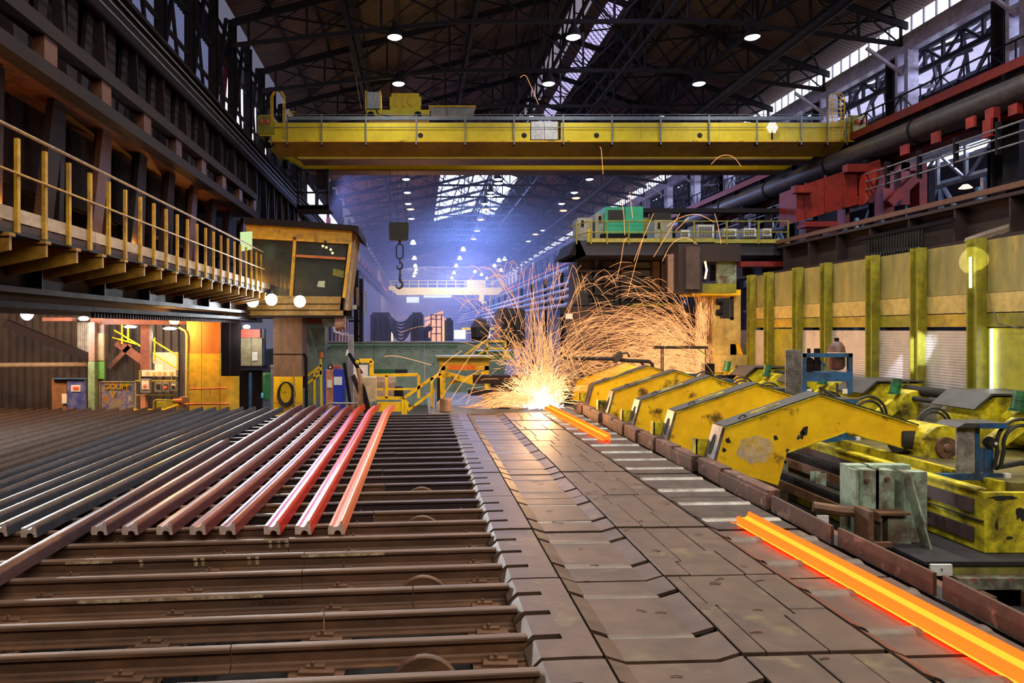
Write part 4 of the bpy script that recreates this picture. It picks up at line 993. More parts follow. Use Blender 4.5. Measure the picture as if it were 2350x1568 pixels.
def onplat(name, lab, cat, px0, py0, px1, py1, m, grille=None, dd=.8, yo=.4, grp=None):
    t = T(name, lab, cat, tuple(at((px0+px1)/2, py1, Y+yo)), grp)
    MB().pb(px0,py0,px1,py1,Y+yo,dd).build('casing', m, t)
    if grille:
        gx0,gy0,gx1,gy1,gm = grille
        MB().pb(gx0,gy0,gx1,gy1,Y+yo-.02,.02).build('grille_frame', gm, t)
        b = MB(); n = max(3,int((gx1-gx0)/4)); gf_ = [c for c in bpy.data.objects if c.parent == t and c.name.startswith('grille_frame')][0]
        for i in range(n): b.pb(gx0+2+(gx1-gx0-4)*i/n, gy0+3, gx0+2+(gx1-gx0-4)*(i+.45)/n, gy1-3, Y+yo-.04, .02)
        b.build('grille', BLACK, gf_)
    return t
onplat('air_conditioner','big pale grey air conditioner with barred front on the dark platform','air conditioner',1598,515,1640,547,GREYM,(1602,517,1638,546,WHITEP),.8,.4,'air conditioners on the platform')
onplat('air_conditioner','small air conditioner left of the big one on the platform','air conditioner',1562,527,1584,547,GREYM,(1563,529,1583,546,WHITEP),.5,.4,'air conditioners on the platform')
onplat('air_conditioner','air conditioner right of the big one on the platform','air conditioner',1657,524,1692,547,GREYM,(1662,526,1690,543,WHITEP),.5,.4,'air conditioners on the platform')
onplat('air_conditioner','pale air conditioner near the right end of the platform','air conditioner',1704,524,1736,547,GREYM,(1708,524,1735,543,WHITEP),.5,.4,'air conditioners on the platform')
onplat('air_conditioner','last air conditioner at the right end of the platform','air conditioner',1750,524,1772,546,GREYM,(1752,525,1770,542,WHITEP),.5,.4,'air conditioners on the platform')
gc = T('green_cabinet', 'bright green enamelled machine cabinet standing on the dark platform', 'cabinet', tuple(at(1431,536,Y)))
MB().pb(1388,475,1434,536,Y+.3,1.2).pb(1435,474,1476,536,Y+.3,1.2).build('cabinet_body', GRN, gc)
MB().pb(1396,482,1432,504,Y+.27,.03).build('grille', BLACK, gc)
MB().pb(1390,507,1476,508,Y+.28,.03).pb(1434,475,1435.5,536,Y+.28,.03).build('seam', DGRN, gc)
MB().pb(1380,537,1476,549,Y+.3,1).build('plinth', DST, gc)
for (a, b, c, d, lab) in ((1326,500,1360,552,'pale grey electrical cabinet on the platform, leftmost'),(1366,490,1388,550,'pale narrow cabinet touching the green one'),(1502,505,1543,550,'grey-green cabinet right of the green one')):
    t = onplat('electrical_cabinet', lab, 'cabinet', a, b, c, d, mat('pale_cabinet_%d' % a, (.28,.28,.24), (.2,.2,.17), 2), None, .8, .5, 'cabinets on the platform')
    MB().pb(a+8,b+6,a+14,b+20,Y+.48,.02).build('small_panel', DST, t)
o = MB().pb(1350,526,1356,548,Y+.1,.1).build('yellow_hose_bundle', YEL); tag(o, 'small bright yellow object standing on the platform left of the green cabinet', 'post')
# red crane end structure on the right
rc = T('red_crane_frame', 'red painted crane end frame with stepped boxes under the big pipe', 'crane part', (15,24,6))
def rp(px0,py0,px1,py1,Y,d,n='box_girder',m=RED,poly=None):
    if poly: return MB().prism([(ax(x,Y),az(y,Y)) for x,y in poly], 'xz', Y, Y+d).build(n, m, rc)
    return MB().pb(px0,py0,px1,py1,Y,d).build(n, m, rc)
rp(0,0,0,0,25,1.2,poly=[(1828,430),(1880,412),(1940,392),(1990,378),(2020,365),(2022,400),(2004,466),(1980,466),(1900,488),(1828,510)])
rp(0,0,0,0,24.6,.35,'end_box',REDB,[(1985,398),(2014,385),(2006,440),(1985,468)])
for a,b,c,d in ((1825,425,1866,442),(1945,376,1995,394)): rp(a,b,c,d,24.7,.3,'bracket_box',RED)
for px in (1848,1893,1935): rp(px,420-(px-1848)*.4,px+4,500-(px-1848)*.28,24.95,.05,'rib',RED)
for a,b,c,d in ((2027,375,2052,500),(2068,350,2088,470),(2110,395,2128,470),(1940,470,1950,520),(1850,505,1880,560),(1905,512,1918,560)): rp(a,b,c,d,26,.5,'red_post')
rc_b = MB().bar(at(2040,468,25.8),at(2110,400,25.8), .3,.2,(0,1,0)).build('red_brace', RED, rc)
rp(2030,372,2128,392,26,.5,'red_head'); rp(1850,508,1925,520,24.6,.6,'lower_flange')
rp(1700,600,1990,612,24,.4,'low_red_beam')
for a,b,c,d in ((2280,245,2296,310),(2334,235,2348,260),(2154,300,2160,325),(2235,265,2241,290),(2082,330,2088,352),(2274,270,2290,312)): 
    rp(a,b,c,d,19.6,.3,'hanger_box',RED)
for (a, b, c, d) in ((2208,350,2224,358),(2142,360,2170,372),(2122,370,2140,380),(2183,348,2196,356),(2242,326,2262,338)):
    pass
for i, (px, py, L) in enumerate(((2133,376,.35),(2162,366,.6),(2192,355,.4),(2216,347,.28),(2264,330,1.2))):
    Y_ = 33-1.6*i; p = at(px,py,Y_)
    o = MB().bar(p-Vector((0,L,0)),p+Vector((0,L,0)), .22,.12).build('tube_lamp', TUBEW); tag(o, 'white tube lamp beyond the stanchions, %s from the red frame' % orde[i], 'lamp', 'tube lamps in the neighbouring bay')
for i, (px, py) in enumerate(((2012,222),(1990,233),(1972,243),(1960,250),(1950,256),(2031,214))):
    o = MB().pb(px-4,py-2.5,px+4,py+2.5,44+2*i,.2).build('roof_lamp', TUBEW); tag(o, 'small bluish-white lamp seen over the right crane end, %s of them' % orde[i], 'lamp', 'lamps seen over the crane end')
o = MB().lathe([(.25,0),(.1,.15)], at(2216,432,30), 12).build('orange_lamp', LAMPO); tag(o, 'small orange lamp seen through the stanchions of the neighbouring bay', 'lamp')
ch = T('festoon_cable', 'dense dark festoon of hanging cable loops under the lower runway', 'cable', (12.2,18,4.6))
for i in range(20):
    px = 2000+6.4*i; Y_ = 12.25*F/(px-VX); zt = 4.75
    MB().path([(12.2,Y_+.0,zt),(12.2,Y_+.02,zt-.42),(12.2,Y_+.07,zt-.52),(12.2,Y_+.12,zt-.42),(12.2,Y_+.14,zt)], .022, 6).build('cable_loop', HOSE, ch)
MB().box(12.15,12.25,15.9,19.4,4.74,4.82).build('trolley_rail', DST, ch)
for (a,b,c,d,m,lab) in ((1810,528,1822,548,YPOST,'small lit yellow panel under the red frame, left one'),(1853,528,1862,546,YPOST,'small pale yellow panel under the red frame, right one')):
    pass
nt_ = MB().path([at(2225,560,15.5),at(2260,548,15.2),at(2335,525,14.6)], .16, 10).build('sack_roll', mat('dirty_roll', (.15,.11,.07), None, 3)); tag(nt_, 'dirty brown roll lying on top of the olive panels', 'roll')
# ================================================================ OVERHEAD CRANE
def crane(Y, x0, x1, zc, label, detail=True):
    c = T('overhead_crane', label, 'crane', ((x0+x1)/2, Y+1, zc+7), 'yellow overhead travelling cranes')
    z = lambda v: CH+v
    if not detail:
        MB().prism([(x0+1.5,z(7.3)),(x0+.2,z(8.3)),(x0,z(8.9)),(x1,z(8.9)),(x1-.2,z(8.3)),(x1-1.5,z(7.3))], 'xz', Y, Y+1.2).build('girder', YELC, c)
        b = MB()
        for i in range(13): b.box(x0+i*2,x0+i*2+.12,Y,Y+.1,z(8.9),z(10.3))
        for v in (9.6,10.3): b.box(x0,x1,Y,Y+.1,z(v),z(v)+.1)
        b.build('railing', YELC, c)
        MB().box(x1-8,x1-4,Y+1,Y+3,z(9),z(10.6)).build('trolley', YELC, c)
        MB().box(x0-.4,x0+1.6,Y-.5,Y+3,z(8.3),z(9.2)).build('end_carriage', YELC, c)
        MB().box(x1-5.5,x1-4.5,Y,Y+1,z(5.9),z(7.3)).box(x1-4.9,x1-4.0,Y,Y+1,z(5.3),z(5.9)).build('hanging_cab', YELC, c)
        return c
    MB().prism([(-5.0,z(7.2)),(-6.2,z(7.9)),(-6.2,z(8.45)),(18.0,z(8.45)),(18.0,z(7.95)),(16.6,z(7.2))], 'xz', Y+1.0, Y+1.7).build('front_girder', YELC, c)
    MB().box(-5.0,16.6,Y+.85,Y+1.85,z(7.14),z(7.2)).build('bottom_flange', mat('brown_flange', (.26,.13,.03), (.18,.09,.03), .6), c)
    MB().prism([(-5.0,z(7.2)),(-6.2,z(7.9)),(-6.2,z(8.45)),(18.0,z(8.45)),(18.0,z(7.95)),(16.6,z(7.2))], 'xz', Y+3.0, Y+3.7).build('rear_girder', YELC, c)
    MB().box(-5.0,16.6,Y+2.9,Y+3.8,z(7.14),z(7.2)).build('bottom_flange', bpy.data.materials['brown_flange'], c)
    # walkway box in front, in bays between the portholes
    xs = [-6.1, ax(838,Y), ax(1068,Y), ax(1217,Y)]; xr = [ax(1282,Y), ax(1470,Y), ax(1650,Y), ax(1800,Y), 17.8]
    for a, b in list(zip(xs[:-1],xs[1:]))+list(zip(xr[:-1],xr[1:])):
        MB().box(a+.004,b-.004,Y,Y+1.0,z(7.72),z(8.45)).build('walkway_box', YELC, c)
    MB().box(xs[-1],xr[0],Y+.3,Y+1,z(7.72),z(8.45)).build('walkway_box', YELC, c)
    MB().box(-6.15,17.85,Y-.06,Y+1.0,z(7.66),z(7.72)).build('walkway_flange', YEL, c)
    MB().prism([(Y-.02,z(7.66)),(Y+1.0,z(7.66)),(Y+1.0,z(7.3))], 'yz', -5.9, 17.6).build('under_gusset', mat('shaded_amber_tint', (.42,.23,.03), (.30,.15,.03), .7), c)  # shade under the walkway put into a darker amber
    MB().box(-6.1,17.9,Y+.02,Y+.98,z(8.45),z(8.48)).build('walkway_deck', GREYM, c)
    for px in (965,1203,1369,1606): 
        MB().lathe([(.0,-.02),(.085,-.02),(.10,-.01),(.11,0)], (ax(px,Y),Y,az(311,Y)), 16, 'y').build('porthole', BLACK, c)
    for px in (622,659,738,840,955,1068,1180,1293,1405,1517,1628,1738,1840,1900,1945):
        MB().pb(px-1.5,264,px+1.5,332,Y-.08,.05).build('rail_post', GREYM, c)
        MB().prism([(Y-.06,z(7.66)),(Y+.5,z(7.66)),(Y-.02,z(7.5))], 'yz', ax(px-2,Y), ax(px+2,Y)).build('bracket', DST, c)
    MB().pb(659,267,1890,275,Y-.06,.08).build('cable_tray', mat('blue_grey_tray', (.16,.20,.26), None, 2), c)
    for py in (263,292): MB().path([at(622,py,Y-.08),at(1950,py,Y-.08)], .014, 6).build('guard_rail', GREYM, c)
    MB().pb(1219,279,1249,320,Y-.02,.35).pb(1250,279,1280,320,Y-.02,.35).build('white_cabinet', mat('white_cabinet', (.62,.64,.68), (.5,.5,.5), 2), c)
    MB().pb(1283,279,1287,320,Y-.03,.1).build('conduit', DST, c)
    for a, b, e in ((-6.5,-5.95,YELC),(17.75,18.25,YELC)):
        MB().box(a,b,Y-.1,Y+4.6,z(7.9),z(8.75)).build('end_carriage', e, c)
        for k in (.1, 4.0): MB().lathe([(.12,-.12),(.32,-.1),(.32,.1),(.12,.12)], ((a+b)/2,Y+k+.3,z(7.85)), 16, 'x').build('wheel', DST, c)
        MB().box(a-.05,b+.05,Y-.2,Y-.05,z(7.95),z(8.7)).build('buffer_plate', YPOST, c)
        for dx in (.12,.36): MB().lathe([(.04,0),(.07,.02),(.07,.14),(.03,.2)], (a+dx,Y-.25,z(8.35)), 10).build('bottle', REDP, c)
    # access hoops on the left, ladder cage on the right
    for px, w_ in ((622,32),(626,24)):
        MB().path([at(px,290,Y-.2),at(px,222,Y-.2),at(px+6,211,Y-.2),at(px+w_-6,211,Y-.2),at(px+w_,222,Y-.2),at(px+w_,315,Y-.2)], .022, 6).build('access_hoop', YEL, c)
    MB().path([at(655,257,Y-.2),at(680,257,Y-.2),at(682,263,Y-.2),at(655,263,Y-.2)], .025, 6).build('step', YEL, c)
    for px in (1902,1910,1930,1938):
        MB().path([at(px,320,Y-.3),at(px,226,Y-.3),at(px+(6 if px < 1920 else -6),215,Y-.3),at(px+(10 if px < 1920 else -10),215,Y-.3)], .02, 6).build('ladder_rail', YEL, c)
    for i in range(9): MB().pb(1902,228+i*10,1938,229.5+i*10,Y-.3,.03).build('rung', YEL, c)
    # trolley
    t0 = Y+1.2
    MB().pb(842,252,986,262,t0,2.4).build('trolley_frame', YELC, c)
    MB().pb(894,222,967,242,t0+.2,1.2).pb(898,214,962,222,t0+.3,1.0).pb(896,242,965,252,t0+.2,1.2).build('gear_housing', YELC, c)
    MB().lathe([(.0,-.05),(.2,-.04),(.22,0)][::-1], at(945,232,t0+.2), 18, 'y').build('gear_cover', YELC, c)
    for px in (908,925,942): MB().pb(px,214,px+3,244,t0+.1,.1).build('housing_rib', YEL, c)
    MB().pb(841,211,871,249,t0,.8).build('grey_cabinet', mat('pale_grey_cabinet', (.42,.44,.46), None, 2), c)
    MB().pb(838,208,842,250,t0,.8).pb(871,208,874,250,t0,.8).build('cabinet_frame', YEL, c)
    MB().pb(990,246,1024,264,t0+.5,.5).pb(1026,246,1088,264,t0+.5,.5).build('side_box', GREYM, c)
    MB().pb(984,242,1092,245,t0+.4,.6).build('yellow_edge', YEL, c)
    for px in (851,959): MB().lathe([(.05,-.06),(.16,-.06),(.16,.06),(.05,.06)], at(px,265,t0), 14, 'y').build('trolley_wheel', DST, c)
    MB().path([at(862,248,t0-.1),at(868,262,t0-.1),at(900,268,t0-.1)], .03, 6).build('cable', HOSE, c)
    return c
cr1 = crane(28.6, 0, 0, 0, 'big yellow overhead crane spanning the hall in front, with white cabinet on its girder')
crane(150, -6.0, 18.6, 0, 'distant pale-yellow overhead crane bridging the hazy far end of the hall', False)
cl = T('spotlight_cluster', 'round cluster of small white lamps on the crane girder near its right end', 'lamp', tuple(at(1773,293,28.4)))
MB().pb(1771,300,1774,320,28.4,.04).build('stem', DST, cl)
for j, n in enumerate((3,4,5,4,3)):
    for i in range(n):
        MB().lathe([(.0,0),(.042,.0),(.045,.03)], at(1773+(i-(n-1)/2)*5.4, 283+j*4.9, 28.4), 8, 'y').build('lamp', emis('pale_pink_lamp', (1,.85,.75), 1.3) if (j,i) == (0,0) else bpy.data.materials['pale_pink_lamp'], cl)
# hook block
hk = T('hook_block', 'dark square hook block with chain and two hooks hanging from the crane', 'hook', tuple(at(915,665,30.6))); Y = 30.6
HKM = mat('dark_hook_steel', (.03,.028,.028), None, 3)
pr = [(ax(x,Y),az(y,Y)) for x,y in ((895,510),(935,510),(938,514),(937,547),(932,551),(897,551),(893,547),(892,514))]
MB().prism(pr, 'xz', Y, Y+.4).build('block', mat('olive_black_block', (.02,.018,.008), (.008,.008,.007), 4), hk)
for px in (895,933,913): MB().tube(at(px,510,Y+.2), at(px-(3 if px < 900 else -2)*0,388,Y+.2), .012, 5).build('wire_rope', HOSE, hk)
MB().pb(914,551,920,560,Y+.15,.1).build('shank', HKM, hk)
def link(cx, cy_, w_, h, r, ang=0):
    p = []
    for t in range(16):
        a = t*PI/8; x = w_*math.cos(a); y = (h if math.sin(a) > 0 else -h)*(.55)+h*.45*math.sin(a) if abs(math.sin(a)) > .01 else 0
        p.append(at(cx, cy_, Y+.2)+Vector((x*math.cos(ang), x*math.sin(ang), y)))
    return MB().path(p, r, 7, True)
link(917.5,577,.15,.32,.032).build('long_link', HKM, hk, True)
link(917,599,.06,.12,.022,PI/2).build('link', HKM, hk, True)
for i in range(4): link(918,633+i*4.5,.045,.06,.018,PI/2*(i%2)).build('link', HKM, hk, True)
def hook(cx, cy_, s):
    p = [at(cx,cy_,Y+.2)+Vector((s*x, 0, s*z)) for x, z in ((.0,1.0),(.0,.7),(.25,.45),(.38,.1),(.25,-.25),(-.05,-.42),(-.35,-.3),(-.48,.0),(-.40,.22))]
    return MB().path(p, [s*.10,s*.10,s*.11,s*.13,s*.14,s*.14,s*.11,s*.08,s*.03], 8).build('hook', HKM, hk, True)
hook(918,612,.30); hook(917,655,.34)
MB().tube(at(918,615,Y+.2), at(918,632,Y+.2), .03, 8).build('shank', HKM, hk)
# hanging operator frame under the left crane end
hc = T('crane_service_cage', 'dark brown service cage hanging under the left end of the overhead crane', 'cage', tuple(at(720,478,30)))
for px in (681,748):
    for yy in (30,31.5): MB().pb(px,388,px+6,478,yy,.15).build('cage_post', DSTB, hc)
for py in (388,440,470): MB().pb(681,py,754,py+(8 if py > 460 else 3),30,.15).build('cage_bar', DSTB, hc)
MB().pb(681,472,754,478,30,1.6).build('cage_floor', DSTB, hc)
MB().pb(726,392,752,428,30.2,.6).build('cage_box', DSTB, hc)
MB().path([at(695,392,30.4),at(698,412,30.4),at(712,408,30.4),at(714,392,30.4)], .02, 6).build('cable', HOSE, hc)
o = MB().path([at(842,20,31),at(800,100,31),at(815,170,31),at(829,250,30.5)], .018, 6).build('hanging_cable', WOODB); tag(o, 'long reddish cable hanging from the roof to the crane trolley', 'cable')
# lamps
def lamp(x, y, sod, lab, r=.3, off=False):
    t = T('highbay_lamp', lab, 'lamp', (x, y, LZ-.1), 'high-bay lamps under the roof')
    s_ = MB().lathe([(.05,.62),(.09,.60),(.10,.42),(.16,.36),(r*.85,.14),(r,.0),(r-.02,.0)], (x,y,LZ-.1), 16); s_.build('shade', BLK, t, True)
    MB().lathe([(0,-.055),(r*.6,-.05),(r-.03,.0)], (x,y,LZ-.1), 16).build('bulb', LAMPO if sod else LAMPW if r < .35 else LAMPF, t)
    MB().box(x-.015,x+.015,y-.015,y+.015,LZ+.5,roofz(x)-.1).build('hanger', BLK, t)
    return t
rows = ['front','second','third','fourth','fifth','sixth','seventh','eighth']; cols_ = ['left','middle','right']
for k in range(0, 8):
    for i, x in enumerate(LAMPX):
        y = 26.3+5*k
        if k == 2 and i == 0: y -= .3
        lamp(x, y, False, 'bright white bell lamp under the roof, %s column, %s row from the front' % (cols_[i], rows[k]) )
for k, (px, py, sod) in enumerate(((942,478,1),(944,500,0),(1322,452,1),(1293,481,1),(1115,478,1),(1103,502,1),(1095,528,0),(1087,547,1),(1144,418,0),(1125,447,0),(1247,527,0),(1229,536,1),(1213,552,0))):
    y = 11.1*F/(VY-py); x = ax(px,y)
    lamp(x, y, bool(sod), '%s bell lamp in the haze, %s of the far lamps' % ('orange glowing' if sod else 'dim white', (orde+fa)[k]), .36)
k = 0
for (px, py) in ((951,595),(953,612),(955,620),(950,635),(948,560),(953,628),(1055,595),(1047,612),(1042,628),(1037,640),(1063,575),(1135,612),(1145,600),(1158,597),(1117,640),(1090,625),(1150,622),(1105,632)):
    y = 11.1*F/(VY-py); x = ax(px,y)
    o = MB().lathe([(0,-.12),(.34,-.05),(.38,0),(.15,.5)], (x,y,LZ), 8).build('far_lamp', LAMPF); tag(o, 'tiny white lamp deep in the haze of the far hall', 'lamp', 'tiny lamps of the far hall')
# ================================================================ CONTROL CABIN
Y = 22.0
cb = T('control_cabin', 'amber-yellow control cabin with leaning glazed front at the end of the walkway', 'cabin', tuple(at(690,725,Y)))
AMB = mat('amber_paint', (.80,.46,.03), (.62,.34,.03), 1.2, .52, .2, .5, third=(.30,.14,.05))
AMBD = mat('dull_amber_paint', (.42,.26,.07), (.30,.18,.05), 1.5)
def pr_(poly, y, d, m, n, par): return MB().prism([(ax(px,y),az(py,y)) for px,py in poly], 'xz', y, y+d).build(n, m, par)
pr_([(560,499),(700,508),(822,518),(824,540),(808,528),(560,513)], Y-.3, 3.2, DSTB, 'roof', cb)
pr_([(565,513),(808,524),(806,560),(565,546)], Y-.05, .2, AMB, 'top_band', cb)
pr_([(567,546),(674,551),(666,680),(567,680)], Y+.12, .06, GLASS, 'left_window', cb)
pr_([(680,554),(803,562),(786,682),(670,680)], Y+.12, .06, GLASS, 'right_window', cb)
MB().bar(at(677,550,Y),at(668,680,Y), .09,.12,(0,1,0)).build('mullion', AMB, cb)
MB().bar(at(805,555,Y),at(789,684,Y), .09,.12,(0,1,0)).build('corner_post', AMB, cb)
pr_([(679,584),(797,591),(796,597),(679,590)], Y+.02, .05, ORAN, 'orange_strip', cb)
pr_([(566,678),(787,681),(786,726),(566,726)], Y, .2, AMBD, 'lower_band', cb)
for py in (697,711): pr_([(566,py),(786,py),(786,py+1.5),(566,py+1.5)], Y-.02, .05, DSTB, 'seam', cb)
v = [at(808,526,Y),at(823,545,Y+3),at(800,712,Y+3),at(787,712,Y)]
MB().add([tuple(p) for p in v]+[tuple(p-Vector((.1,0,0))) for p in v], [(0,1,2,3),(7,6,5,4),(0,4,5,1),(1,5,6,2),(2,6,7,3),(3,7,4,0)]).build('side_wall', DSTB, cb)
for f_ in (.15,.45,.75):
    a, b = v[0].lerp(v[1], f_), v[3].lerp(v[2], f_); MB().bar(a+Vector((.03,0,0)), b+Vector((.03,0,0)), .2,.04,(0,1,0)).build('side_rib', mat('pale_rib', (.45,.32,.2), None, 2) if f_ < .2 else bpy.data.materials['pale_rib'], cb)
MB().pb(565,724,790,729,Y-.1,3).build('floor_plate', DSTB, cb)
MB().box(ax(567,Y),ax(786,Y),Y+3.0,Y+3.1,az(726,Y),az(513,Y)).build('back_wall', DSTB, cb)
MB().box(ax(567,Y),ax(570,Y),Y+.2,Y+3.1,az(726,Y),az(513,Y)).build('left_wall', DSTB, cb)
pr_([(765,616),(797,624),(794,640),(763,632)], Y+.10, .03, YPOST, 'note_board', cb)
pr_([(731,645),(746,645),(745,660),(727,658)], Y+.10, .03, mat('pale_screen', (.5,.6,.45), None, 2), 'screen', cb)
for px in (676,747): MB().lathe([(.0,-.06),(.05,-.04),(.04,0)], at(px,547 if px < 700 else 555,Y-.06), 8, 'y').build('catch', HOSE, cb)
for i,(px,py) in enumerate(((741,565),(749,568),(759,573),(763,581))): MB().lathe([(.0,-.02),(.035,-.02),(.04,0)][::-1], at(px,py,Y+.11), 8, 'y').build('reflected_lamp', mat('lamp_reflection', (.8,.6,.3), None, 2, emit=(1,.6,.25), es=2) if i == 0 else bpy.data.materials['lamp_reflection'], cb)  # lamp reflections on the glass, put in as glowing discs
scn = MB().prism([(ax(551,20.5),az(533,20.5)),(ax(578,20.5),az(531,20.5)),(ax(578,20.5),az(572,20.5)),(ax(552,20.5),az(577,20.5))], 'xz', 20.5, 20.55).build('lamp_screen', LGRN); tag(scn, 'pale green glowing lamp screen at the end of the gallery railing', 'lamp')
# floodlights
for i, (px, py, lab, e) in enumerate(((580,692,'white floodlight nearest the girder end',350),(623,688,'white floodlight, middle one under the cabin window',300),(688,692,'white floodlight, right one of three below the cabin window',300),(62,720,'dazzling white floodlight alone at the far left under the girder',800))):
    yy = 21.3 if i < 3 else 19.0
    t = T('floodlight', lab, 'floodlight', tuple(at(px,py+10,yy)), 'floodlights')
    c = at(px,py,yy)
    MB().lathe([(.0,-.02),(.16,-.02),(.18,0)][::-1], c, 20, 'y').build('lens', FLOOD, t)
    MB().lathe([(.17,0),(.18,.02),(.15,.12),(.05,.2)], c, 20, 'y').build('housing', BLACK, t, True)
    MB().bar(c+Vector((0,.1,.1)), c+Vector((0,.1,.3)), .04,.04).build('bracket', BLACK, t)
    light('SPOT', 'flood', c+Vector((0,-.15,0)), e*2.2, WHITE, (c.x*.3,8,0) if i < 3 else (-6.5,12,0), spot_size=2.2, spot_blend=.8, shadow_soft_size=.15)
# smaller lamps of the left area
def smalllamp(px, py, Y, w_, h, m, lab, e, col, tgt=(0,-1,-1)):
    o = MB().lathe([(0,-.5*h),(w_*.35,-.45*h),(w_*.5,0),(w_*.3,.4*h),(0,.5*h)], at(px,py,Y), 14).build('area_lamp', m, None, True); tag(o, lab, 'lamp', 'lamps under the gallery')
    c = at(px,py,Y); light('POINT', 'area_lamp_light', c+Vector((0,-.35,-.25)), e, col, shadow_soft_size=.12)
smalllamp(192,731,22.5,.34,.14,LAMPW,'oval white lamp under the girder beside the white hanging sacks',70,WHITE)
smalllamp(400,735,21.2,.32,.26,LAMPO,'bright orange sodium lamp under the girder end',380,SOD)
smalllamp(299,750,25.5,.45,.1,LAMPW,'thin white lamp above the stairs',60,(1,.9,.7))
smalllamp(390,754,25.5,.5,.1,LAMPW,'thin warm lamp right of the red column',60,(1,.85,.6))
smalllamp(566,750,22.0,.24,.12,LAMPW,'small round lamp over the cream switch cabinet',40,(1,.9,.75))
light('POINT', 'sodium_gallery_lamp', (-6.4,11,4.2), 90, SOD, shadow_soft_size=.2)
light('POINT', 'sodium_gallery_lamp', (-6.4,16,4.2), 60, SOD, shadow_soft_size=.2)
light('POINT', 'sodium_bay_lamp', (-12,19.6,2.9), 700, SOD, shadow_soft_size=.4)
# ================================================================ LEFT AREA UNDER THE GALLERY
def thing1(name, lab, cat, mb, m, grp=None): return tag(mb.build(name, m), lab, cat, grp)
TAN = mat('tan_pipe', (.36,.27,.17), (.24,.17,.11), 8, .5, .2)
thing1('horizontal_pipe', 'mottled tan pipe running level in front of the corrugated wall', 'pipe', MB().tube(at(-60,839,24), at(202,837,24), .085, 12), TAN)
thing1('diagonal_brace', 'brown steel brace sloping down to the green-based column', 'brace', MB().bar(at(12,742,23.5), at(206,822,23.5), .28,.2,(0,1,0)), DSTB)
t = T('column', 'pink-grey steel column painted green at its foot', 'column', tuple(at(220,960,23)))
MB().pb(203,740,217,829,23,.2).pb(217,745,238,960,23.3,.1).build('shaft', mat('pinkish_column', (.30,.20,.17), (.2,.15,.13), 2), t)
MB().pb(202,830,217,960,22.98,.24).build('green_foot', mat('sage_paint', (.22,.36,.20), (.14,.22,.14), 2), t)
MB().pb(220,765,238,828,23.2,.1).build('cream_panel', CREAM, t); MB().pb(220,830,239,870,23.2,.1).build('green_panel', mat('grass_green', (.10,.30,.06), None, 2), t)
thing1('crossbeam', 'red-brown level beam between the columns under the gallery', 'beam', MB().pb(97,729,165,737,23.4,.3).pb(207,730,428,745,23.4,.3), mat('red_brown_beam', (.30,.10,.06), (.18,.07,.05), 1.5))
t = T('red_column', 'red-brown column rising behind the white tray', 'column', tuple(at(333,860,24)))
MB().pb(322,745,343,850,24,.3).build('shaft', bpy.data.materials['red_brown_beam'], t); MB().pb(343,747,348,850,24,.1).build('cable_ladder', GREYM, t)
thing1('hanging_sheeting', 'white crumpled sheeting hanging in a bunch beside the column', 'sheeting', MB().corr(ax(178,24),ax(203,24),az(822,24),az(740,24),24,.06,.06,'x'), mat('dirty_white_sheet', (.55,.50,.42), (.35,.3,.25), 4))
lk = T('locker', 'blue scuffed locker with brown side and small notice', 'locker', tuple(at(173,960,21.2)))
MB().pb(154,870,193,960,21.2,.15).build('blue_door', BLUS, lk); MB().pb(119,871,153,960,21.25,.5).build('brown_door', WOODB, lk)
MB().pb(118,869,193,871,21.15,.2).build('top', BLUP, lk); MB().pb(163,884,184,899,21.18,.02).build('notice', PAPER, lk); MB().pb(167,888,181,895,21.17,.01).build('notice_picture', REDP, lk); MB().pb(142,904,153,926,21.2,.02).build('paper', PAPER, lk)
pb_ = T('painted_board', 'board daubed with coloured paint and yellow graffiti', 'sign board', tuple(at(270,960,20.8)))
gm = bpy.data.materials.new('daubed_paint'); gm.use_nodes = True; nt = gm.node_tree
ge = nt.nodes.new('ShaderNodeNewGeometry'); nz = nt.nodes.new('ShaderNodeTexNoise'); nz.inputs['Scale'].default_value = 2.6; nz.inputs['Detail'].default_value = 6
cr_ = nt.nodes.new('ShaderNodeValToRGB'); e_ = cr_.color_ramp.elements; e_[0].position = .36; e_[0].color = (.22,.45,.08,1); e_[1].position = .66; e_[1].color = (.55,.25,.10,1)
for p, c in ((.43,(.50,.40,.25,1)),(.48,(.50,.36,.32,1)),(.54,(.12,.20,.55,1)),(.58,(.50,.40,.34,1))): q = e_.new(p); q.color = c
nt.links.new(ge.outputs['Position'], nz.inputs['Vector']); nt.links.new(nz.outputs[0], cr_.inputs[0]); nt.links.new(cr_.outputs[0], nt.nodes['Principled BSDF'].inputs['Base Color'])
MB().pb(230,878,307,960,20.8,.05).build('board', gm, pb_)
MB().pb(228,876,310,878,20.78,.08).pb(307,876,310,960,20.78,.08).pb(228,876,230,960,20.78,.08).build('frame', CREAM, pb_)
text('GOUMI', .235, (ax(235,20.7), 20.78, az(894,20.7)), (PI/2,0,0), YEL, pb_, .004)
text('V', .26, (ax(251,20.7), 20.78, az(913,20.7)), (PI/2,0,0), YEL, pb_, .004)
text('R', .20, (ax(291,20.7), 20.78, az(922,20.7)), (PI/2,0,0), PAPER, pb_, .004)
st = T('stairway', 'yellow-railed steel stairs going up behind the red column', 'stairs', tuple(at(330,880,26)))
MB().bar(at(268,785,26),at(375,862,26), .3,.08,(0,1,0)).build('stringer', bpy.data.materials['red_brown_beam'], st)
MB().bar(at(300,792,26),at(250,845,26), .16,.08,(0,1,0)).build('lower_brace', bpy.data.materials['red_brown_beam'], st)
for i, (a, b, c, d) in enumerate(((262,758,405,845),(258,775,320,792),(345,778,405,815))): MB().tube(at(a,b,25.8),at(c,d,25.8), .03, 6).build('stair_rail', YEL, st)
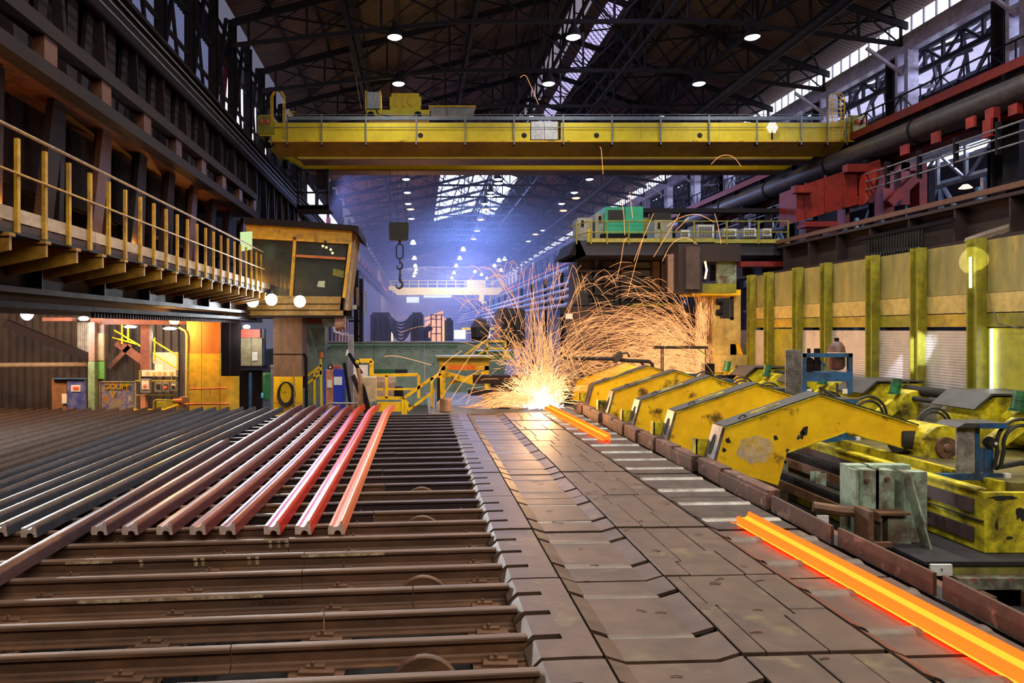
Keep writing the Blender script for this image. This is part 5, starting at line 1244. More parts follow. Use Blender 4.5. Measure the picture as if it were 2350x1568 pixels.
for px, a, b in ((278,745,790),(292,745,785),(353,775,830),(405,808,865)): MB().pb(px,a,px+3,b,25.8,.05).build('rail_post', YEL, st)
MB().corr(ax(250,26.4),ax(322,26.4),-1.2,az(812,26.4),26.4,.22,.05,'x').build('corrugated_side', CORRD, st)
thing1('glowing_sheet', 'warmly lit pale panel glowing behind the stairs', 'panel', MB().pb(345,809,408,850,26.9,.1), mat('warm_lit_panel', (.8,.55,.3), None, 2, emit=(1,.72,.4), es=.5))  # lamplight on the panel put in as weak emission
tr = T('white_tray', 'white wall tray with small pots under a paper sign', 'shelf', tuple(at(365,865,22.5)))
MB().pb(325,850,404,864,22.5,.15).build('tray', WHITEP, tr); MB().pb(355,836,374,850,22.5,.02).build('paper_sign', PAPER, tr)
for px in (335,350,362,374,390): MB().pb(px,854,px+7,862,22.48,.02).build('faded_mark', YEDGE, tr)
mr_ = T('switch_rack', 'yellow pipe rack carrying four grey switch boxes', 'rack', tuple(at(360,950,22)))
for py in (875,908): MB().tube(at(310,py,22.1),at(405,py,22.1), .035, 8).build('rail', YPOST, mr_)
MB().pb(319,850,322,880,22.1,.05).pb(392,862,394,876,22.1,.05).build('upright', YPOST, mr_)
for i, (a, b, c, d, col, lab) in enumerate(((322,870,344,902,GREYM,'big grey switch box with red lever, first on the pipe rack'),(355,878,370,900,GREYM,'dark-faced round-cornered meter box, second on the pipe rack'),(373,878,387,900,REDP,'switch box with red knob, third on the pipe rack'),(391,878,405,898,WHITEP,'small white meter box, last on the pipe rack'))):
    t = T('switch_box', lab, 'switch box', tuple(at((a+c)/2,d,21.9)), 'switch boxes on the pipe rack')
    MB().cbox(ax(a,21.9),ax(c,21.9),21.9,22.05,az(d,21.9),az(b,21.9),.01).build('box', GREYM, t)
    MB().pb(a+3,b+4,c-3,d-8,21.87,.03).build('face', WHITEP if i in (0,3) else BLACK, t)
    MB().lathe([(0,-.05),(.05,-.04),(.05,0)][::-1], at((a+c)/2,(b+d)/2,21.87), 10, 'y').build('knob', REDP if i in (0,2) else BLACK, t)
MB().pb(322,906,334,950,22.0,.2).build('brick_post', mat('salmon_block', (.45,.22,.14), None, 2), mr_)
yc = T('clad_column', 'wide column clad orange above and yellow below', 'column', tuple(at(466,960,21.6)))
MB().pb(428,730,462,812,21.6,.6).pb(463,730,503,812,21.6,.6).build('orange_cladding', mat('rusty_orange_clad', (.36,.14,.04), (.24,.10,.04), 1.2, stretch=(1,1,.3)), yc)
MB().pb(428,812,462,960,21.58,.62).pb(463,812,503,960,21.58,.62).build('yellow_cladding', mat('ochre_clad', (.50,.34,.03), (.22,.28,.04), 1.1, .6, .15), yc)
MB().path([at(410,752,21.5),at(425,760,21.5),at(428,770,21.5),at(427,940,21.5)], .03, 8).build('conduit', YEDGE, yc)
thing1('dark_column', 'dark brown steel column right of the yellow-clad one', 'column', MB().pb(505,728,526,864,21.8,.3).pb(528,728,550,864,22.0,.1), DST)
thing1('yellow_plate', 'yellow and green smeared plate at the foot of the dark column', 'panel', MB().pb(506,864,548,960,21.5,.08), bpy.data.materials['ochre_clad'])
hr = T('floor_handrail', 'yellow bent handrail and orange pipes before the clad column', 'handrail', tuple(at(400,950,20.6)))
MB().path([at(302,942,20.6),at(378,941,20.6),at(408,930,20.6)], .035, 8).build('rail', YEL, hr)
MB().path([at(353,950,20.8),at(353,922,20.8),at(358,918,20.8),at(400,920,20.8)], .03, 8).build('hoop', YPOST, hr)
MB().path([at(435,893,20.9),at(520,891,20.9)], .03, 8).path([at(424,928,20.9),at(526,927,20.9)], .035, 8).build('orange_pipe', ORAN, hr)
for px in (436,446,482): MB().tube(at(px,893,20.9), at(px,882 if px < 450 else 906,20.9), .015, 6).build('pipe_stub', ORAN, hr)
MB().pb(410,912,428,950,21.0,.3).build('valve_body', WOODB, hr); MB().path([at(398,921,20.9),at(418,920,20.9)], .07, 10).build('red_cap', ORAN, hr)
MB().pb(358,922,408,950,21.6,.4).build('yellow_base', YPOST, hr)
sw = T('switch_cabinet', 'tall cream double-door switch cabinet with red top panel', 'cabinet', tuple(at(576,842,22.6)))
MB().pb(553,776,576,840,22.6,.4).pb(577,776,601,840,22.6,.4).build('door', CREAM, sw); MB().pb(553,756,597,775,22.6,.4).build('red_panel', REDP, sw)
MB().pb(579,808,591,828,22.55,.05).build('meter', WHITEP, sw); MB().pb(550,840,604,846,22.5,.5).build('shelf', DST, sw); MB().pb(597,755,606,844,22.7,.3).build('side', BLUP, sw)
thing1('dark_doorway_frame', 'dark recess with blue post under the cream cabinet', 'frame', MB().pb(550,850,600,960,23.2,.2), DST)
thing1('blue_post', 'narrow blue post under the cream cabinet', 'post', MB().pb(571,856,577,960,22.4,.1), BLUP)
thing1('green_canister', 'dark green round-ended canister hanging beside the yellow hose board', 'canister', MB().lathe([(0,-.5),(.12,-.46),(.13,-.4),(.13,.32),(.12,.38),(0,.40)], at(612,884,21.9), 14), DGRN)
thing1('grey_post', 'slim grey post with a yellow cap beside the green canister', 'post', MB().pb(621,840,627,960,21.9,.06).pb(620,838,629,844,21.88,.1), GREYM)
thing1('small_blue_bottle', 'tiny light-blue bottle hanging on a string under the cabinet', 'bottle', MB().lathe([(0,-.09),(.04,-.07),(.045,.03),(.015,.09)], at(602,908,21.7), 10), mat('cyan_plastic', (.05,.4,.6), None, 2))
bc = T('cabin_pillar', 'wide dull-brown pillar carrying the control cabin', 'pillar', tuple(at(660,960,22.4)))
MB().pb(627,727,693,866,22.4,1.0).build('pillar_body', mat('dull_brown_clad', (.16,.10,.065), (.10,.065,.045), 1.4, stretch=(1,1,.4)), bc)
MB().pb(627,812,693,814,22.38,.05).build('seam', DST, bc)
hb = T('hose_board', 'yellow plate at the foot of the cabin pillar', 'board', tuple(at(659,960,22.2)))
MB().pb(627,865,694,925,22.2,.08).pb(627,926,694,960,22.2,.08).build('plate', YEL, hb)
hz_ = T('coiled_hose', 'black hose coiled on the yellow plate under the cabin', 'hose', tuple(at(657,935,22.1)))
for q in range(4):
    r1_, r2_ = .20+.025*q, .33+.02*q
    MB().path([at(656+q*.6,902+q,22.12)+Vector((r1_*math.cos(t*PI/12),-.02*q,r2_*math.sin(t*PI/12))) for t in range(24)], .02, 6, True).build('coil', HOSE, hz_, True)
MB().path([at(640,915,22.1),at(642,925,22.1),at(648,932,22.1)], .018, 6).path([at(675,905,22.1),at(676,925,22.1),at(671,942,22.1)], .018, 6).build('loose_end', HOSE, hz_, True)
thing1('wooden_stick', 'thin pale stick leaning upright on the yellow hose board', 'stick', MB().bar(at(674,836,22.0), at(676,950,22.0), .03), WOODB)
# ---------------------------------------------------------------- around the blue cabinet
thing1('bent_dark_pipe', 'dark green-black pipe bending down beside the cabin pillar', 'pipe', MB().path([at(694,814,22.6),at(700,815,22.6),at(702,822,22.6),at(704,950,22.6)], .05, 8), DST)
thing1('teal_machinery', 'murky teal pipework and ducts behind the cabin pillar', 'machinery', MB().pb(696,745,745,790,26,1).path([at(705,800,25.5),at(718,860,25.5),at(712,940,25.5)], .25, 8).path([at(700,760,25.2),at(726,850,25.2)], .2, 8).pb(700,740,748,752,25.6,.4).pb(725,790,745,900,26,.5), mat('murky_teal', (.12,.20,.19), (.07,.10,.11), 1.5))
thing1('red_sign_panel', 'dull red level panel hanging under the right end of the cabin', 'panel', MB().pb(697,731,740,744,24,.1), mat('dull_red', (.32,.09,.06), None, 2))
thing1('steel_bracket', 'grey-blue bracket shelf under the right end of the cabin', 'bracket', MB().pb(742,731,782,752,22.5,1).bar(at(748,738,22.4), at(764,752,22.4), .05,.05,(0,1,0)), mat('slate_paint', (.10,.14,.17), (.07,.08,.09), 2))
thing1('coppery_motor', 'dirty coppery motor hanging below the bracket shelf', 'motor', MB().path([at(770,750,22),at(790,745,22)], .14, 10).pb(768,728,792,742,22,.3), WOODB)
lad = T('access_ladder', 'dark stanchion with caged yellow ladder right of the cabin', 'ladder', tuple(at(835,785,26)))
MB().pb(824,640,832,785,26,.3).pb(812,620,822,785,27,.3).build('stanchion', DST, lad); MB().pb(817,660,823,700,25.9,.1).build('rusty_strip', WOODB, lad)
for px in (830,839): MB().pb(px,669,px+1.5,722,26,.04).build('ladder_side', YPOST, lad)
for i in range(7): MB().pb(830,670+i*8,840,671.5+i*8,26,.03).build('rung', YPOST, lad)
MB().pb(808,700,818,710,25.8,.2).build('pale_box', WHITEP, lad)
for py in (705,735,770): MB().pb(800,py,832,py+4,26.4,.2).build('cross_bar', DST, lad)
bcab = T('blue_cabinet', 'bright blue cabinet with orange left half and white sheet', 'cabinet', tuple(at(768,960,20.8)))
MB().pb(766,849,790,960,20.8,.5).build('blue_door', BLUC, bcab); MB().pb(748,851,765,960,20.82,.5).build('orange_door', mat('salmon_paint', (.55,.26,.14), (.4,.16,.09), 3), bcab)
MB().pb(743,850,748,960,20.85,.4).build('blue_side', BLUC, bcab); MB().pb(766,865,785,884,20.78,.02).build('white_sheet', PAPER, bcab); MB().pb(751,872,762,890,20.78,.02).build('label_sheet', WHITEP, bcab)
hnd = T('black_horn', 'small round black horn lying on top of the blue cabinet', 'horn', tuple(at(757,849,20.8)))
MB().lathe([(.03,-.02),(.07,-.02),(.085,0),(.07,.05)], at(758,843,20.8), 16, 'y').build('ring', BLACK, hnd); MB().lathe([(0,-.025),(.035,-.02),(.035,0)][::-1], at(758,843,20.8), 12, 'y').build('centre', WHITEP, hnd)
thing1('red_tool_case', 'low red and grey case on top of the blue cabinet', 'case', MB().pb(764,839,780,847,20.9,.3), mat('maroon_case', (.3,.07,.05), None, 2))
pp_ = T('perforated_post', 'tall lilac-grey perforated post beside the blue cabinet', 'post', tuple(at(806,960,20.4)))
MB().pb(799,768,811,940,20.4,.12).build('post', LILAC, pp_)
b = MB()
for i in range(3):
    for j in range(36): b.pb(801+i*3.2,771+j*4.4,802.6+i*3.2,773+j*4.4,20.39,.01)
tag(b.build('perforation', BLACK, pp_), kind='stuff')
MB().prism([(ax(796,20.3),az(803,20.3)),(ax(799,20.3),az(803,20.3)),(ax(799,20.3),az(816,20.3)),(ax(793,20.3),az(816,20.3))], 'xz', 20.3,20.32).build('paper_flag', PAPER, pp_)
MB().pb(783,764,800,770,20.4,.1).path([at(766,750,20.4),at(768,762,20.4),at(784,767,20.4)], .03, 8).build('arm', LILAC, pp_)
thing1('leaning_bar', 'dark slotted bar leaning to the right of the perforated post', 'bar', MB().bar(at(800,811,20), at(830,858,20), .10,.05,(0,1,0)), DST)
t = T('target_plate', 'small dark diamond plate with a yellow disc on the leaning bar', 'plate', tuple(at(819,832,19.9)))
MB().prism([(ax(x,19.9),az(y,19.9)) for x,y in ((812,827),(823,823),(828,835),(817,840))], 'xz', 19.9, 19.93).build('plate', BLACK, t); MB().lathe([(0,-.03),(.055,-.02),(.06,0)][::-1], at(820,831,19.9), 14, 'y').build('disc', YELC, t)
thing1('brown_roller_arm', 'upright tan timber arm, curved, next to the beige box', 'arm', MB().path([at(821,845,19.8),at(826,870,19.8),at(828,910,19.8),at(824,950,19.8)], .06, 8), WOODB)
thing1('dark_wedge', 'black tilted plate leaning behind the tan timber arm', 'plate', MB().prism([(ax(x,19.9),az(y,19.9)) for x,y in ((805,865),(814,859),(822,880),(823,908))], 'xz', 19.9, 19.95), BLACK)
thing1('dark_lean_board', 'dark board sloping down to the right behind the beige box', 'board', MB().prism([(ax(x,19.7),az(y,19.7)) for x,y in ((832,880),(838,890),(852,945),(846,960),(836,960))], 'xz', 19.7, 19.78), DST)
thing1('thin_dark_board', 'narrow dark board leaning against the perforated post', 'board', MB().bar(at(790,833,20.2), at(806,945,20.2), .09,.04,(0,1,0)), DST)
t = T('beige_box', 'beige tapered sheet-metal hood behind the leaning boards', 'hood', tuple(at(845,940,20.5)))
MB().prism([(ax(x,20.5),az(y,20.5)) for x,y in ((832,867),(862,867),(862,920),(850,925),(834,905))], 'xz', 20.5, 21.2).build('hood', mat('beige_metal', (.52,.40,.24), (.42,.32,.2), 2), t)
MB().pb(813,868,832,925,20.9,.4).build('side', mat('pale_beige_metal', (.5,.38,.22), None, 2), t)
thing1('white_board', 'blank white board behind the yellow frame', 'board', MB().pb(812,838,844,865,23,.03), WHITEP)
# ---------------------------------------------------------------- green concrete wall and gangways in the middle
gw = T('concrete_wall', 'long pale green-grey concrete wall across the hall behind the stairs', 'wall', (-2,32,0)); Y = 32.0
for i, (a, b) in enumerate(((742,858),(859,974),(975,1088),(1089,1160))):
    MB().pb(a,786,b,966,Y,.5).build('wall_panel', GRNW, gw)
for j in range(1):
    b = MB()
    for i in range(14):
        for k in range(2): b.pb(760+i*26,806+k*28,762+i*26,808+k*28,Y-.02,.02)
    b.build('tie_hole', BLACK, gw)
MB().path([at(752,800,Y-.1),at(760,795,Y-.1),at(1050,794,Y-.1)], .03, 8).build('wall_pipe', DGRN, gw, True)
MB().pb(742,784,1160,787,Y-.05,.6).build('coping', GREYM, gw)
MB().pb(855,848,905,862,Y-.05,.05).build('green_patch', DGRN, gw); MB().pb(906,848,935,862,Y-.05,.05).build('dark_patch', PIT, gw)
gy = T('gangway', 'yellow railed gangway with sloping handrail leading up to the yellow frame', 'railing', tuple(at(940,940,21.5))); Y = 21.5
def yb(px0,py0,px1,py1,n='post',m=YEL,r=.045): return MB().bar(at(px0,py0,Y),at(px1,py1,Y), r*2,r*2,(0,1,0)).build(n, m, gy)
yb(854,862,960,860,'rail'); yb(852,914,923,914,'rail'); yb(860,894,960,893,'rail',YEL,.03)
for px in (887,961): yb(px,862,px,914)
yb(824,828,854,828,'frame_bar',YEL,.06); yb(853,828,853,862,'frame_bar',YEL,.06)
yb(925,915,985,872,'sloping_rail'); yb(985,872,1012,857,'sloping_rail'); yb(936,942,1000,895,'sloping_rail',YEL,.04)
for px, a, b in ((925,912,955),(931,918,955),(991,866,945),(1010,857,945)): yb(px,a,px,b)
MB().pb(866,925,938,945,Y,.3).build('yellow_beam', YEL, gy)
yb(785,930,843,930,'hoop',YEL,.03); yb(786,930,786,955,'hoop',YEL,.03); yb(850,930,852,955,'hoop',YEL,.03)
gh = MB().path([at(752,955,20),at(752,930,20),at(757,926,20),at(818,926,20),at(821,932,20),at(821,955,20)], .028, 8).build('grey_hoop_rail', GREYM, None, True); tag(gh, 'bare grey hoop rail at the far end of the cooling bed', 'rail')
thing1('control_desk', 'pinkish metal desk standing behind the yellow gangway rail', 'desk', MB().pb(862,876,908,912,22.5,.6).pb(862,866,908,876,22.6,.4), mat('pinkish_desk', (.36,.27,.22), (.28,.2,.17), 2))
thing1('grey_pump', 'small grey drum on the gangway', 'drum', MB().lathe([(.12,0),(.15,.02),(.14,.3),(.1,.34)], at(915,912,22), 12), DST)
ys_ = T('yellow_stair_rails', 'yellow stair railings left of the blue cabinet', 'railing', tuple(at(725,950,23.5)))
for a,b,c,d in ((706,862,738,838),(706,880,738,856),(722,854,722,930),(736,822,738,945),(722,853,740,853)): MB().bar(at(a,b,23.5),at(c,d,23.5), .07,.07,(0,1,0)).build('bar', YEL if a < 736 else YELC, ys_)
for i in range(6): MB().pb(704+i*6,880,706+i*6,914,23.6,.05).build('picket', YPOST, ys_)
MB().lathe([(.07,0),(.08,.02),(.08,.18),(.05,.2)], at(737,821,23.4), 10).build('orange_beacon', ORAN, ys_)
# yellow frame with hot bars
yfr = T('shear_frame', 'yellow braced steel frame with red-hot bars stacked on its beams', 'machine frame', tuple(at(1065,945,24))); Y = 24.0
MB().pb(1004,822,1126,832,Y,.6).pb(1001,818,1135,822,Y-.3,1.2).build('top_beam', YPOST, yfr)
MB().pb(1008,832,1122,850,Y,.3).build('cross_beam', YEL, yfr)
for a,b in ((1030,1048),(1051,1068),(1071,1092)): MB().pb(a,839,b,848,Y-.03,.05).build('reddened_bar', mat('reddened_steel', (.6,.12,.02), None, 2, emit=(1,.12,.01), es=.25) if a == 1030 else bpy.data.materials['reddened_steel'], yfr)
for px in (1012,1112): MB().pb(px,840,px+10,930,Y,.2).build('leg', YEL, yfr)
MB().bar(at(1020,858,Y),at(1090,878,Y), .2,.1,(0,1,0)).bar(at(1112,855,Y),at(1030,880,Y+.3), .12,.1,(0,1,0)).build('brace', YEL, yfr)
MB().pb(1014,930,1040,950,Y,.4).build('base', YPOST, yfr)
ug = T('upper_gangway', 'yellow handrail of the raised gangway right of the green wall', 'railing', tuple(at(1120,820,27))); Y = 27.0
for a,b,c,d in ((1062,818,1112,783),(1112,783,1160,783),(1092,820,1118,800),(1118,783,1118,815),(1160,783,1160,815),(1118,800,1165,800)): MB().bar(at(a,b,Y),at(c,d,Y), .07,.07,(0,1,0)).build('bar', YEL, ug)
MB().pb(1096,806,1180,826,Y+.4,1).build('deck', DGRN, ug)
thing1('dark_stop_beam', 'long dark brown beam lying level across the roller table exit', 'beam', MB().pb(1087,862,1290,881,21.5,.35), DSTB)
thing1('brown_bin', 'rusty brown round bin at the foot of the yellow frame', 'bin', MB().lathe([(.15,0),(.17,.02),(.16,.38),(.14,.40)], at(1022,945,20.6), 16), WOODB)
thing1('brown_plate_stack', 'brown plates under the stop beam left of the glare', 'plate', MB().pb(1131,882,1200,945,21.4,.6).pb(1077,898,1131,908,21.5,.5), DSTB)
thing1('grey_work_floor', 'grey raised steel floor behind the roller table', 'floor plate', MB().box(.3,6,20.2,27,-.22,-.16), mat('grey_floorplate', (.16,.14,.13), (.1,.09,.08), 1.5))
thing1('dark_post', 'dark red-brown post beside the end of the gangway rail', 'post', MB().pb(1003,868,1010,922,21.3,.1), DSTB)
thing1('pale_post', 'thin pale post next to the dark red-brown post', 'post', MB().pb(998,895,1002,945,21.2,.05), GREYM)
thing1('hot_sheet_wall', 'dark sooty shield plate behind the spark fountain', 'shield plate', MB().pb(1290,822,1400,960,22.5,.1), BLACK)
thing1('grey_guard_plate', 'scorched grey guard plate under the black pipe, right of the glare', 'guard plate', MB().pb(1290,825,1330,870,21.8,.1), mat('scorched_grey', (.30,.24,.2), (.2,.15,.12), 2))
pq = T('cooling_pipe', 'black pipe with a clamped nozzle box crossing behind the yellow arms', 'pipe', tuple(at(1400,850,21.6))); Y = 21.6
MB().path([at(1294,822,Y),at(1410,824,Y),at(1440,828,Y),at(1490,830,Y),at(1497,836,Y),at(1497,850,Y)], .06, 10).path([at(1470,832,Y),at(1488,850,Y)], .035, 8).build('pipe', BLACK, pq, True)
MB().prism([(ax(x,Y),az(y,Y)) for x,y in ((1405,822),(1424,806),(1428,818),(1412,834))], 'xz', Y-.1, Y+.2).build('nozzle_box', mat('black_box', (.05,.04,.03), None, 2), pq)
MB().path([at(1424,812,Y),at(1440,810,Y),at(1444,820,Y)], .03, 6).build('cable', HOSE, pq)
bt = T('black_table_frame', 'black frame table with thin legs standing in the sparks', 'frame', tuple(at(1560,900,21.8))); Y = 21.8
MB().pb(1508,795,1625,801,Y,.5).build('top', BLACK, bt)
for px in (1517,1521,1618): MB().pb(px,801,px+2,880,Y,.04).build('leg', BLACK, bt)
MB().bar(at(1600,801,Y),at(1622,818,Y), .05,.05,(0,1,0)).build('brace', YPOST, bt)
# ================================================================ FAR MACHINES
FARD = mat('far_dark_machine', (.09,.075,.085), None, 1, bump=0)
for i, (a, b, c, d, Y, lab) in enumerate(((850,722,898,790,58,'hazy dark mill block left of the hanging hoses'),(942,722,972,790,58,'rounded dark mill block right of the hanging hoses'),(1020,735,1040,790,60,'tall narrow dark cabinet in the haze'),(1148,712,1205,800,40,'dark curved machine hood behind the spark fountain'))):
    t = T('mill_stand', lab, 'machine', tuple(at((a+c)/2,d,Y)), 'dark mill machines in the haze')
    MB().pb(a,b,c,d,Y,3).build('body', FARD, t)
    MB().pb(a+4,b-5,c-4,b,Y+.5,2).build('cap', FARD, t)
    for k in range(3): MB().pb(a+3+k*(c-a-8)/3,b+6,a+7+k*(c-a-8)/3,d,Y-.4,.4).build('rib', FARD, t)
hs_ = T('hanging_hoses', 'bundle of thick dark hoses hanging in loops between the mill blocks', 'hose', tuple(at(920,790,57)))
for k in range(6):
    d_ = 18+9*k; x0, x1 = 896-k*1.5, 944+k*1.5
    MB().path([at(x0+(x1-x0)*t/10, 725+d_*(1-((t-5)/5.0)**2)*.9, 57-.1*k) for t in range(11)], .10, 6).build('hose', FARD, hs_)
gs = T('gas_scrubber', 'hazy dark pipe frame with a big curved duct', 'machine', tuple(at(993,790,59))); Y = 59
for px in (988,1000,1012): MB().pb(px,722,px+2.5,790,Y,.3).build('post', FARD, gs)
for py in (722,732,750,765): MB().pb(988,py,1014,py+2,Y,.3).build('bar', FARD, gs)
MB().path([at(986,784,Y),at(976,776,Y),at(977,758,Y),at(990,750,Y)], .28, 8).build('duct', FARD, gs)
thing1('lit_doorway', 'blazing white doorway in the far machinery', 'doorway', MB().pb(1043,758,1068,778,70,.2).pb(1116,760,1124,775,70,.2), emis('white_doorway', (.95,.9,1), 4))
t = T('dark_engine', 'black engine-like machine silhouetted against the bright doorway', 'machine', tuple(at(1100,800,36)))
MB().lathe([(.2,0),(.45,.1),(.5,.6),(.3,1.0),(.1,1.1)], at(1102,778,36), 12).build('dome', FARD, t)
MB().pb(1088,775,1118,802,36,1).build('body', FARD, t); MB().pb(1082,760,1092,785,36.2,.4).build('side', FARD, t)
thing1('yellow_far_beam', 'short yellow beam below the louvred far wall', 'beam', MB().pb(1060,752,1152,758,75,.5), YELC)
thing1('slanted_conveyor', 'orange-lit slanting beam in front of the far wall', 'beam', MB().bar(at(975,733,75), at(1017,716,75), .3,.3), mat('orange_glow_beam', (.5,.25,.08), None, 2, emit=(1,.4,.1), es=.4))  # orange light on the beam put in as emission
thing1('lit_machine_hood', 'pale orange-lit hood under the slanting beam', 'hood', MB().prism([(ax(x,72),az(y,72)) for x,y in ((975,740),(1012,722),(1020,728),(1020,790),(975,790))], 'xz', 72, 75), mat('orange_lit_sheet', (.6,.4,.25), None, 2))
light('POINT', 'furnace_glow', at(922,775,62), 3500, (1,.42,.10), shadow_soft_size=1.5)
light('POINT', 'furnace_glow', at(1000,760,66), 1200, (1,.45,.14), shadow_soft_size=1.5)
fr = T('far_pipes', 'bundle of long pale pipes along the right side of the hazy hall', 'pipe', (10,70,1))
for k, (x, z) in enumerate(((8.2,3.6),(8.5,4.1),(8.9,4.6),(9.2,5.1))): MB().path([(x,38,z),(x,150,z)], .14, 8).build('pipe', LILAC, fr, True)
for k in range(16): MB().box(9.4,9.6,40+6*k,40.3+6*k,-1.2,6).build('pipe_post', DST, fr)
MB().box(9.6,9.8,38,150,-1.2,3.2).build('side_sheet', HAZW, fr)

# added area light that brightens the corrugated wall
light('AREA', 'wall_fill_light', (-13, 20, 3.4), 260, (1,.85,.7), (-12, 27, 0.5), shape='RECTANGLE', size=9, size_y=.4)
# ================================================================ SPARKS
rs = random.Random(42)
def sparkset(name, label, gen, n, m, th):
    mb = MB()
    for i in range(n):
        pts, r = gen(i)
        N = len(pts); b0 = len(mb.v)
        for j, p in enumerate(pts):
            d = (pts[min(j+1,N-1)]-pts[max(j-1,0)]).normalized(); s_ = d.cross(Vector((0,1,0)))
            s_ = s_.normalized() if s_.length > 1e-4 else Vector((1,0,0)); q = d.cross(s_)
            rr = r*(1.0 if 0 < j < N-1 else .45)
            mb.v += [tuple(p+s_*rr), tuple(p-s_*rr*.5+q*rr*.87), tuple(p-s_*rr*.5-q*rr*.87)]
        for j in range(N-1):
            for k in range(3):
                l = (k+1)%3; mb.f.append((b0+3*j+k,b0+3*j+l,b0+3*j+3+l,b0+3*j+3+k)); mb.m.append(0)
    o = mb.build(name, m); tag(o, label, 'sparks', None, 'stuff'); o.visible_shadow = True
    return o
G = 9.81
def arc(p, v, t0, t1, n, jit=.0, drag=.35):
    pts = []
    for i in range(n+1):
        t = t0+(t1-t0)*i/n; e = (1-math.exp(-drag*t))/drag
        pts.append(Vector((p.x+v.x*e, p.y+v.y*e, p.z+v.z*e-.5*G*t*t)) + Vector((rs.gauss(0,jit),0,rs.gauss(0,jit))))
    return pts
def atg(px, py, Y): return at(px, py, Y)
src1 = at(1240,912,20.4)
def fountain(i):
    a = rs.gauss(.0,.30)+.0; sp = min(12.5, 3.2+rs.expovariate(1/3.6)); 
    v = Vector((math.sin(a)*sp, rs.gauss(0,.5), math.cos(a)*sp*.95))
    T_ = v.z/G; t0 = rs.uniform(0,.8)*T_; t1 = min(t0+rs.uniform(.05,.35), T_*(1.15 if rs.random() < .3 else 1.0)+.1)
    p = src1+Vector((rs.gauss(0,.22),rs.gauss(0,.15),rs.uniform(-.1,.1)))
    return arc(p, v, t0, max(t1,t0+.05), 6, .004, .8), rs.uniform(.0035,.0075)
sparkset('spark_fountain', 'tall fountain of orange sparks rising from the saw cut', fountain, 950, SPARK, 0)
def lowspray(i):
    a = rs.uniform(1.0,2.0)*(-1 if rs.random() < .8 else .35); sp = rs.uniform(1.5,7)
    v = Vector((math.sin(a)*sp, rs.gauss(0,.6), abs(math.cos(a))*sp*.6+rs.uniform(0,1.6)))
    t0 = rs.uniform(0,.15); t1 = t0+rs.uniform(.08,.35)
    pts = [q if q.z > .02 else Vector((q.x,q.y,.02+.01*rs.random())) for q in arc(src1+Vector((rs.gauss(0,.15),rs.gauss(0,.2),-.1)), v, t0, t1, 5, .003, 1.2)]
    return pts, rs.uniform(.0035,.007)
sparkset('low_spark_spray', 'low spray of orange sparks skimming left over the roller table', lowspray, 420, SPARK, 0)
def core(i):
    a = rs.gauss(0,.9); sp = rs.uniform(.5,2.4); v = Vector((math.sin(a)*sp, rs.gauss(0,.4), abs(math.cos(a))*sp))
    t0 = rs.uniform(0,.03); p = src1+Vector((rs.gauss(.02,.24-.12*(i%5)/4), rs.gauss(0,.15), -.30+.55*(i%5)/4*rs.random()))
    return arc(p, v, t0, t0+rs.uniform(.02,.09), 3, .002), rs.uniform(.006,.016)
HOTC = emis('white_hot_spark', (1,.80,.48), 9, False)
sparkset('white_hot_spark_core', 'dense white-hot burst of sparks where the saw meets the rail', core, 2000, HOTC, 0)
def halo(i):
    a = rs.gauss(0,.8); sp = rs.uniform(1.5,5.5); v = Vector((math.sin(a)*sp, rs.gauss(0,.4), abs(math.cos(a))*sp))
    t0 = rs.uniform(0,.10); p = src1+Vector((rs.gauss(0,.25), rs.gauss(0,.15), rs.uniform(-.28,.3)))
    return arc(p, v, t0, t0+rs.uniform(.05,.12), 3, .002), rs.uniform(.004,.008)
sparkset('spark_halo', 'bright orange-yellow sparks bursting round the white-hot cut', halo, 1400, SPARKH, 0)
def curtain(i):                         # sparks thrown to the left from the enclosure
    p = Vector((ax(1612,22.3)+rs.gauss(0,.15), 22.3+rs.gauss(0,.3), az(rs.uniform(770,905),22.3)))
    sp = rs.uniform(3,12); a = rs.uniform(.15,1.1) if rs.random() < .8 else rs.uniform(.9,1.45)
    v = Vector((-math.cos(a)*sp, rs.gauss(0,.4), math.sin(a)*sp*.85))
    t0 = rs.uniform(0,.55); t1 = t0+rs.uniform(.08,.30)
    pts = arc(p, v, t0, t1, 6, .005, .9)
    pts = [q if q.z > .35 else Vector((q.x,q.y,.35+.04*rs.random())) for q in pts]
    return pts, rs.uniform(.003,.006)
sparkset('spark_curtain', 'wide web of orange sparks streaming left from the saw enclosure', curtain, 1250, SPARK, 0)
def lowstream(i):
    y = rs.uniform(22.0,22.9); px = rs.uniform(1350,1640); py = rs.uniform(790+ (1640-px)*.10, 905)
    p = at(px,py,y); L = rs.uniform(.15,.7); a = rs.gauss(.22,.16)
    d = Vector((-math.cos(a),0,math.sin(a)))
    return [p, p+d*L*.5+Vector((0,0,.015)), p+d*L], rs.uniform(.003,.0065)
sparkset('spark_stream', 'bright low stream of sparks behind the yellow arms', lowstream, 1000, SPARK, 0)
def column(i):
    p = at(rs.gauss(1612,9), rs.uniform(678,900), 22.4+rs.gauss(0,.2)); L = rs.uniform(.15,.6)
    return [p, p+Vector((rs.gauss(0,.03),0,-L*.5)), p+Vector((rs.gauss(0,.05),0,-L))], rs.uniform(.003,.007)
sparkset('spark_column', 'vertical column of sparks falling inside the saw enclosure', column, 420, SPARK, 0)
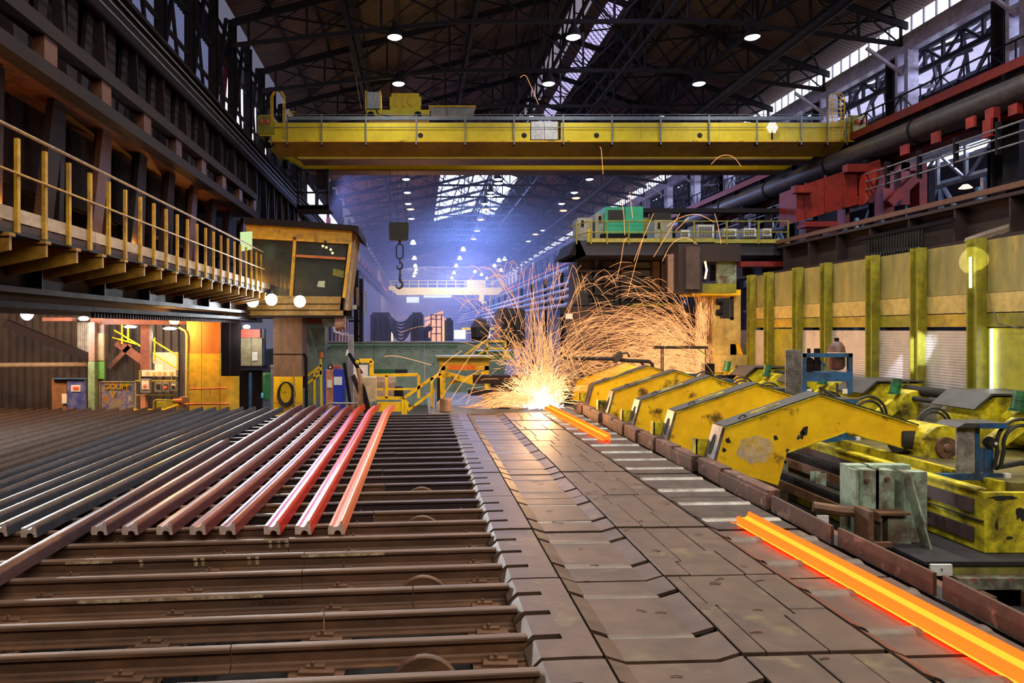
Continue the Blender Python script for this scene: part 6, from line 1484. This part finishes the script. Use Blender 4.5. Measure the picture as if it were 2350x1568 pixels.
stray = [((1193,178),(1205,173),(1215,190),(1236,240)),((1376,338),(1380,345),(1384,400)),((1632,377),(1650,360),(1668,356),(1685,362),(1701,382)),
 ((883,818),(905,817),(940,824),(990,838)),((1530,520),(1560,500),(1600,492),(1640,510)),((1640,490),(1648,520),(1655,560)),((1427,455),(1432,500),(1434,540)),((1445,440),(1452,500)),
 ((1550,530),(1575,505),(1580,498)),((1560,490),(1530,540),(1500,590)),((1005,925),(1050,860),(1090,805),(1150,750)),((990,880),(1020,835),(1060,805)),((1050,655),(1075,690),(1100,720)),((1120,640),(1140,632),(1165,636)),((1600,560),(1570,545),(1540,562),(1520,600)),
 ((1475,550),(1455,620),(1440,680)),((1500,490),(1470,560),(1455,600)),((1440,545),(1432,555),(1425,600),(1415,640)),((1010,960),(1060,880),(1100,850)),((1070,930),(1090,880),(1110,855))]
b = MB()
def smooth(p):
    o = [p[0]]
    for i in range(len(p)-1):
        a = p[max(i-1,0)]; b_, c = p[i], p[i+1]; d = p[min(i+2,len(p)-1)]
        for t in (.25,.5,.75,1): o.append(.5*((2*b_)+(c-a)*t+(2*a-5*b_+4*c-d)*t*t+(3*b_-a-3*c+d)*t**3))
    return o
for i, s_ in enumerate(stray):
    Y_ = 21.0 if i else 24
    b.path(smooth([at(x,y,Y_) for x,y in s_]), .007, 4)
tag(b.build('stray_sparks', SPARK), 'scattered orange spark trails flying clear of the two showers', 'sparks', None, 'stuff')
light('POINT', 'saw_glare', at(1240,890,20.2), 900, (1,.55,.22), shadow_soft_size=.3)
light('POINT', 'saw_glare', at(1215,880,19.2)+Vector((0,0,.5)), 160, (1,.5,.2), shadow_soft_size=.4)
light('POINT', 'curtain_glare', at(1590,830,22.0), 420, (1,.50,.2), shadow_soft_size=.6)
light('POINT', 'curtain_glare', at(1480,860,22.2), 220, (1,.50,.2), shadow_soft_size=.6)
# ================================================================ HAZE
hzm = bpy.data.materials.new('blue_haze'); hzm.use_nodes = True; nt = hzm.node_tree; nt.nodes.clear()
vs = nt.nodes.new('ShaderNodeVolumeScatter'); vs.inputs[0].default_value = (.55,.62,.95,1); vs.inputs['Density'].default_value = .0065; vs.inputs['Anisotropy'].default_value = .1
out = nt.nodes.new('ShaderNodeOutputMaterial'); nt.links.new(vs.outputs[0], out.inputs['Volume'])
hz = MB().box(-6.7,18.0,42,193,-1.1,13.9).build('haze', hzm); tag(hz, 'blue smoke haze filling the far half of the hall', 'haze', None, 'stuff')
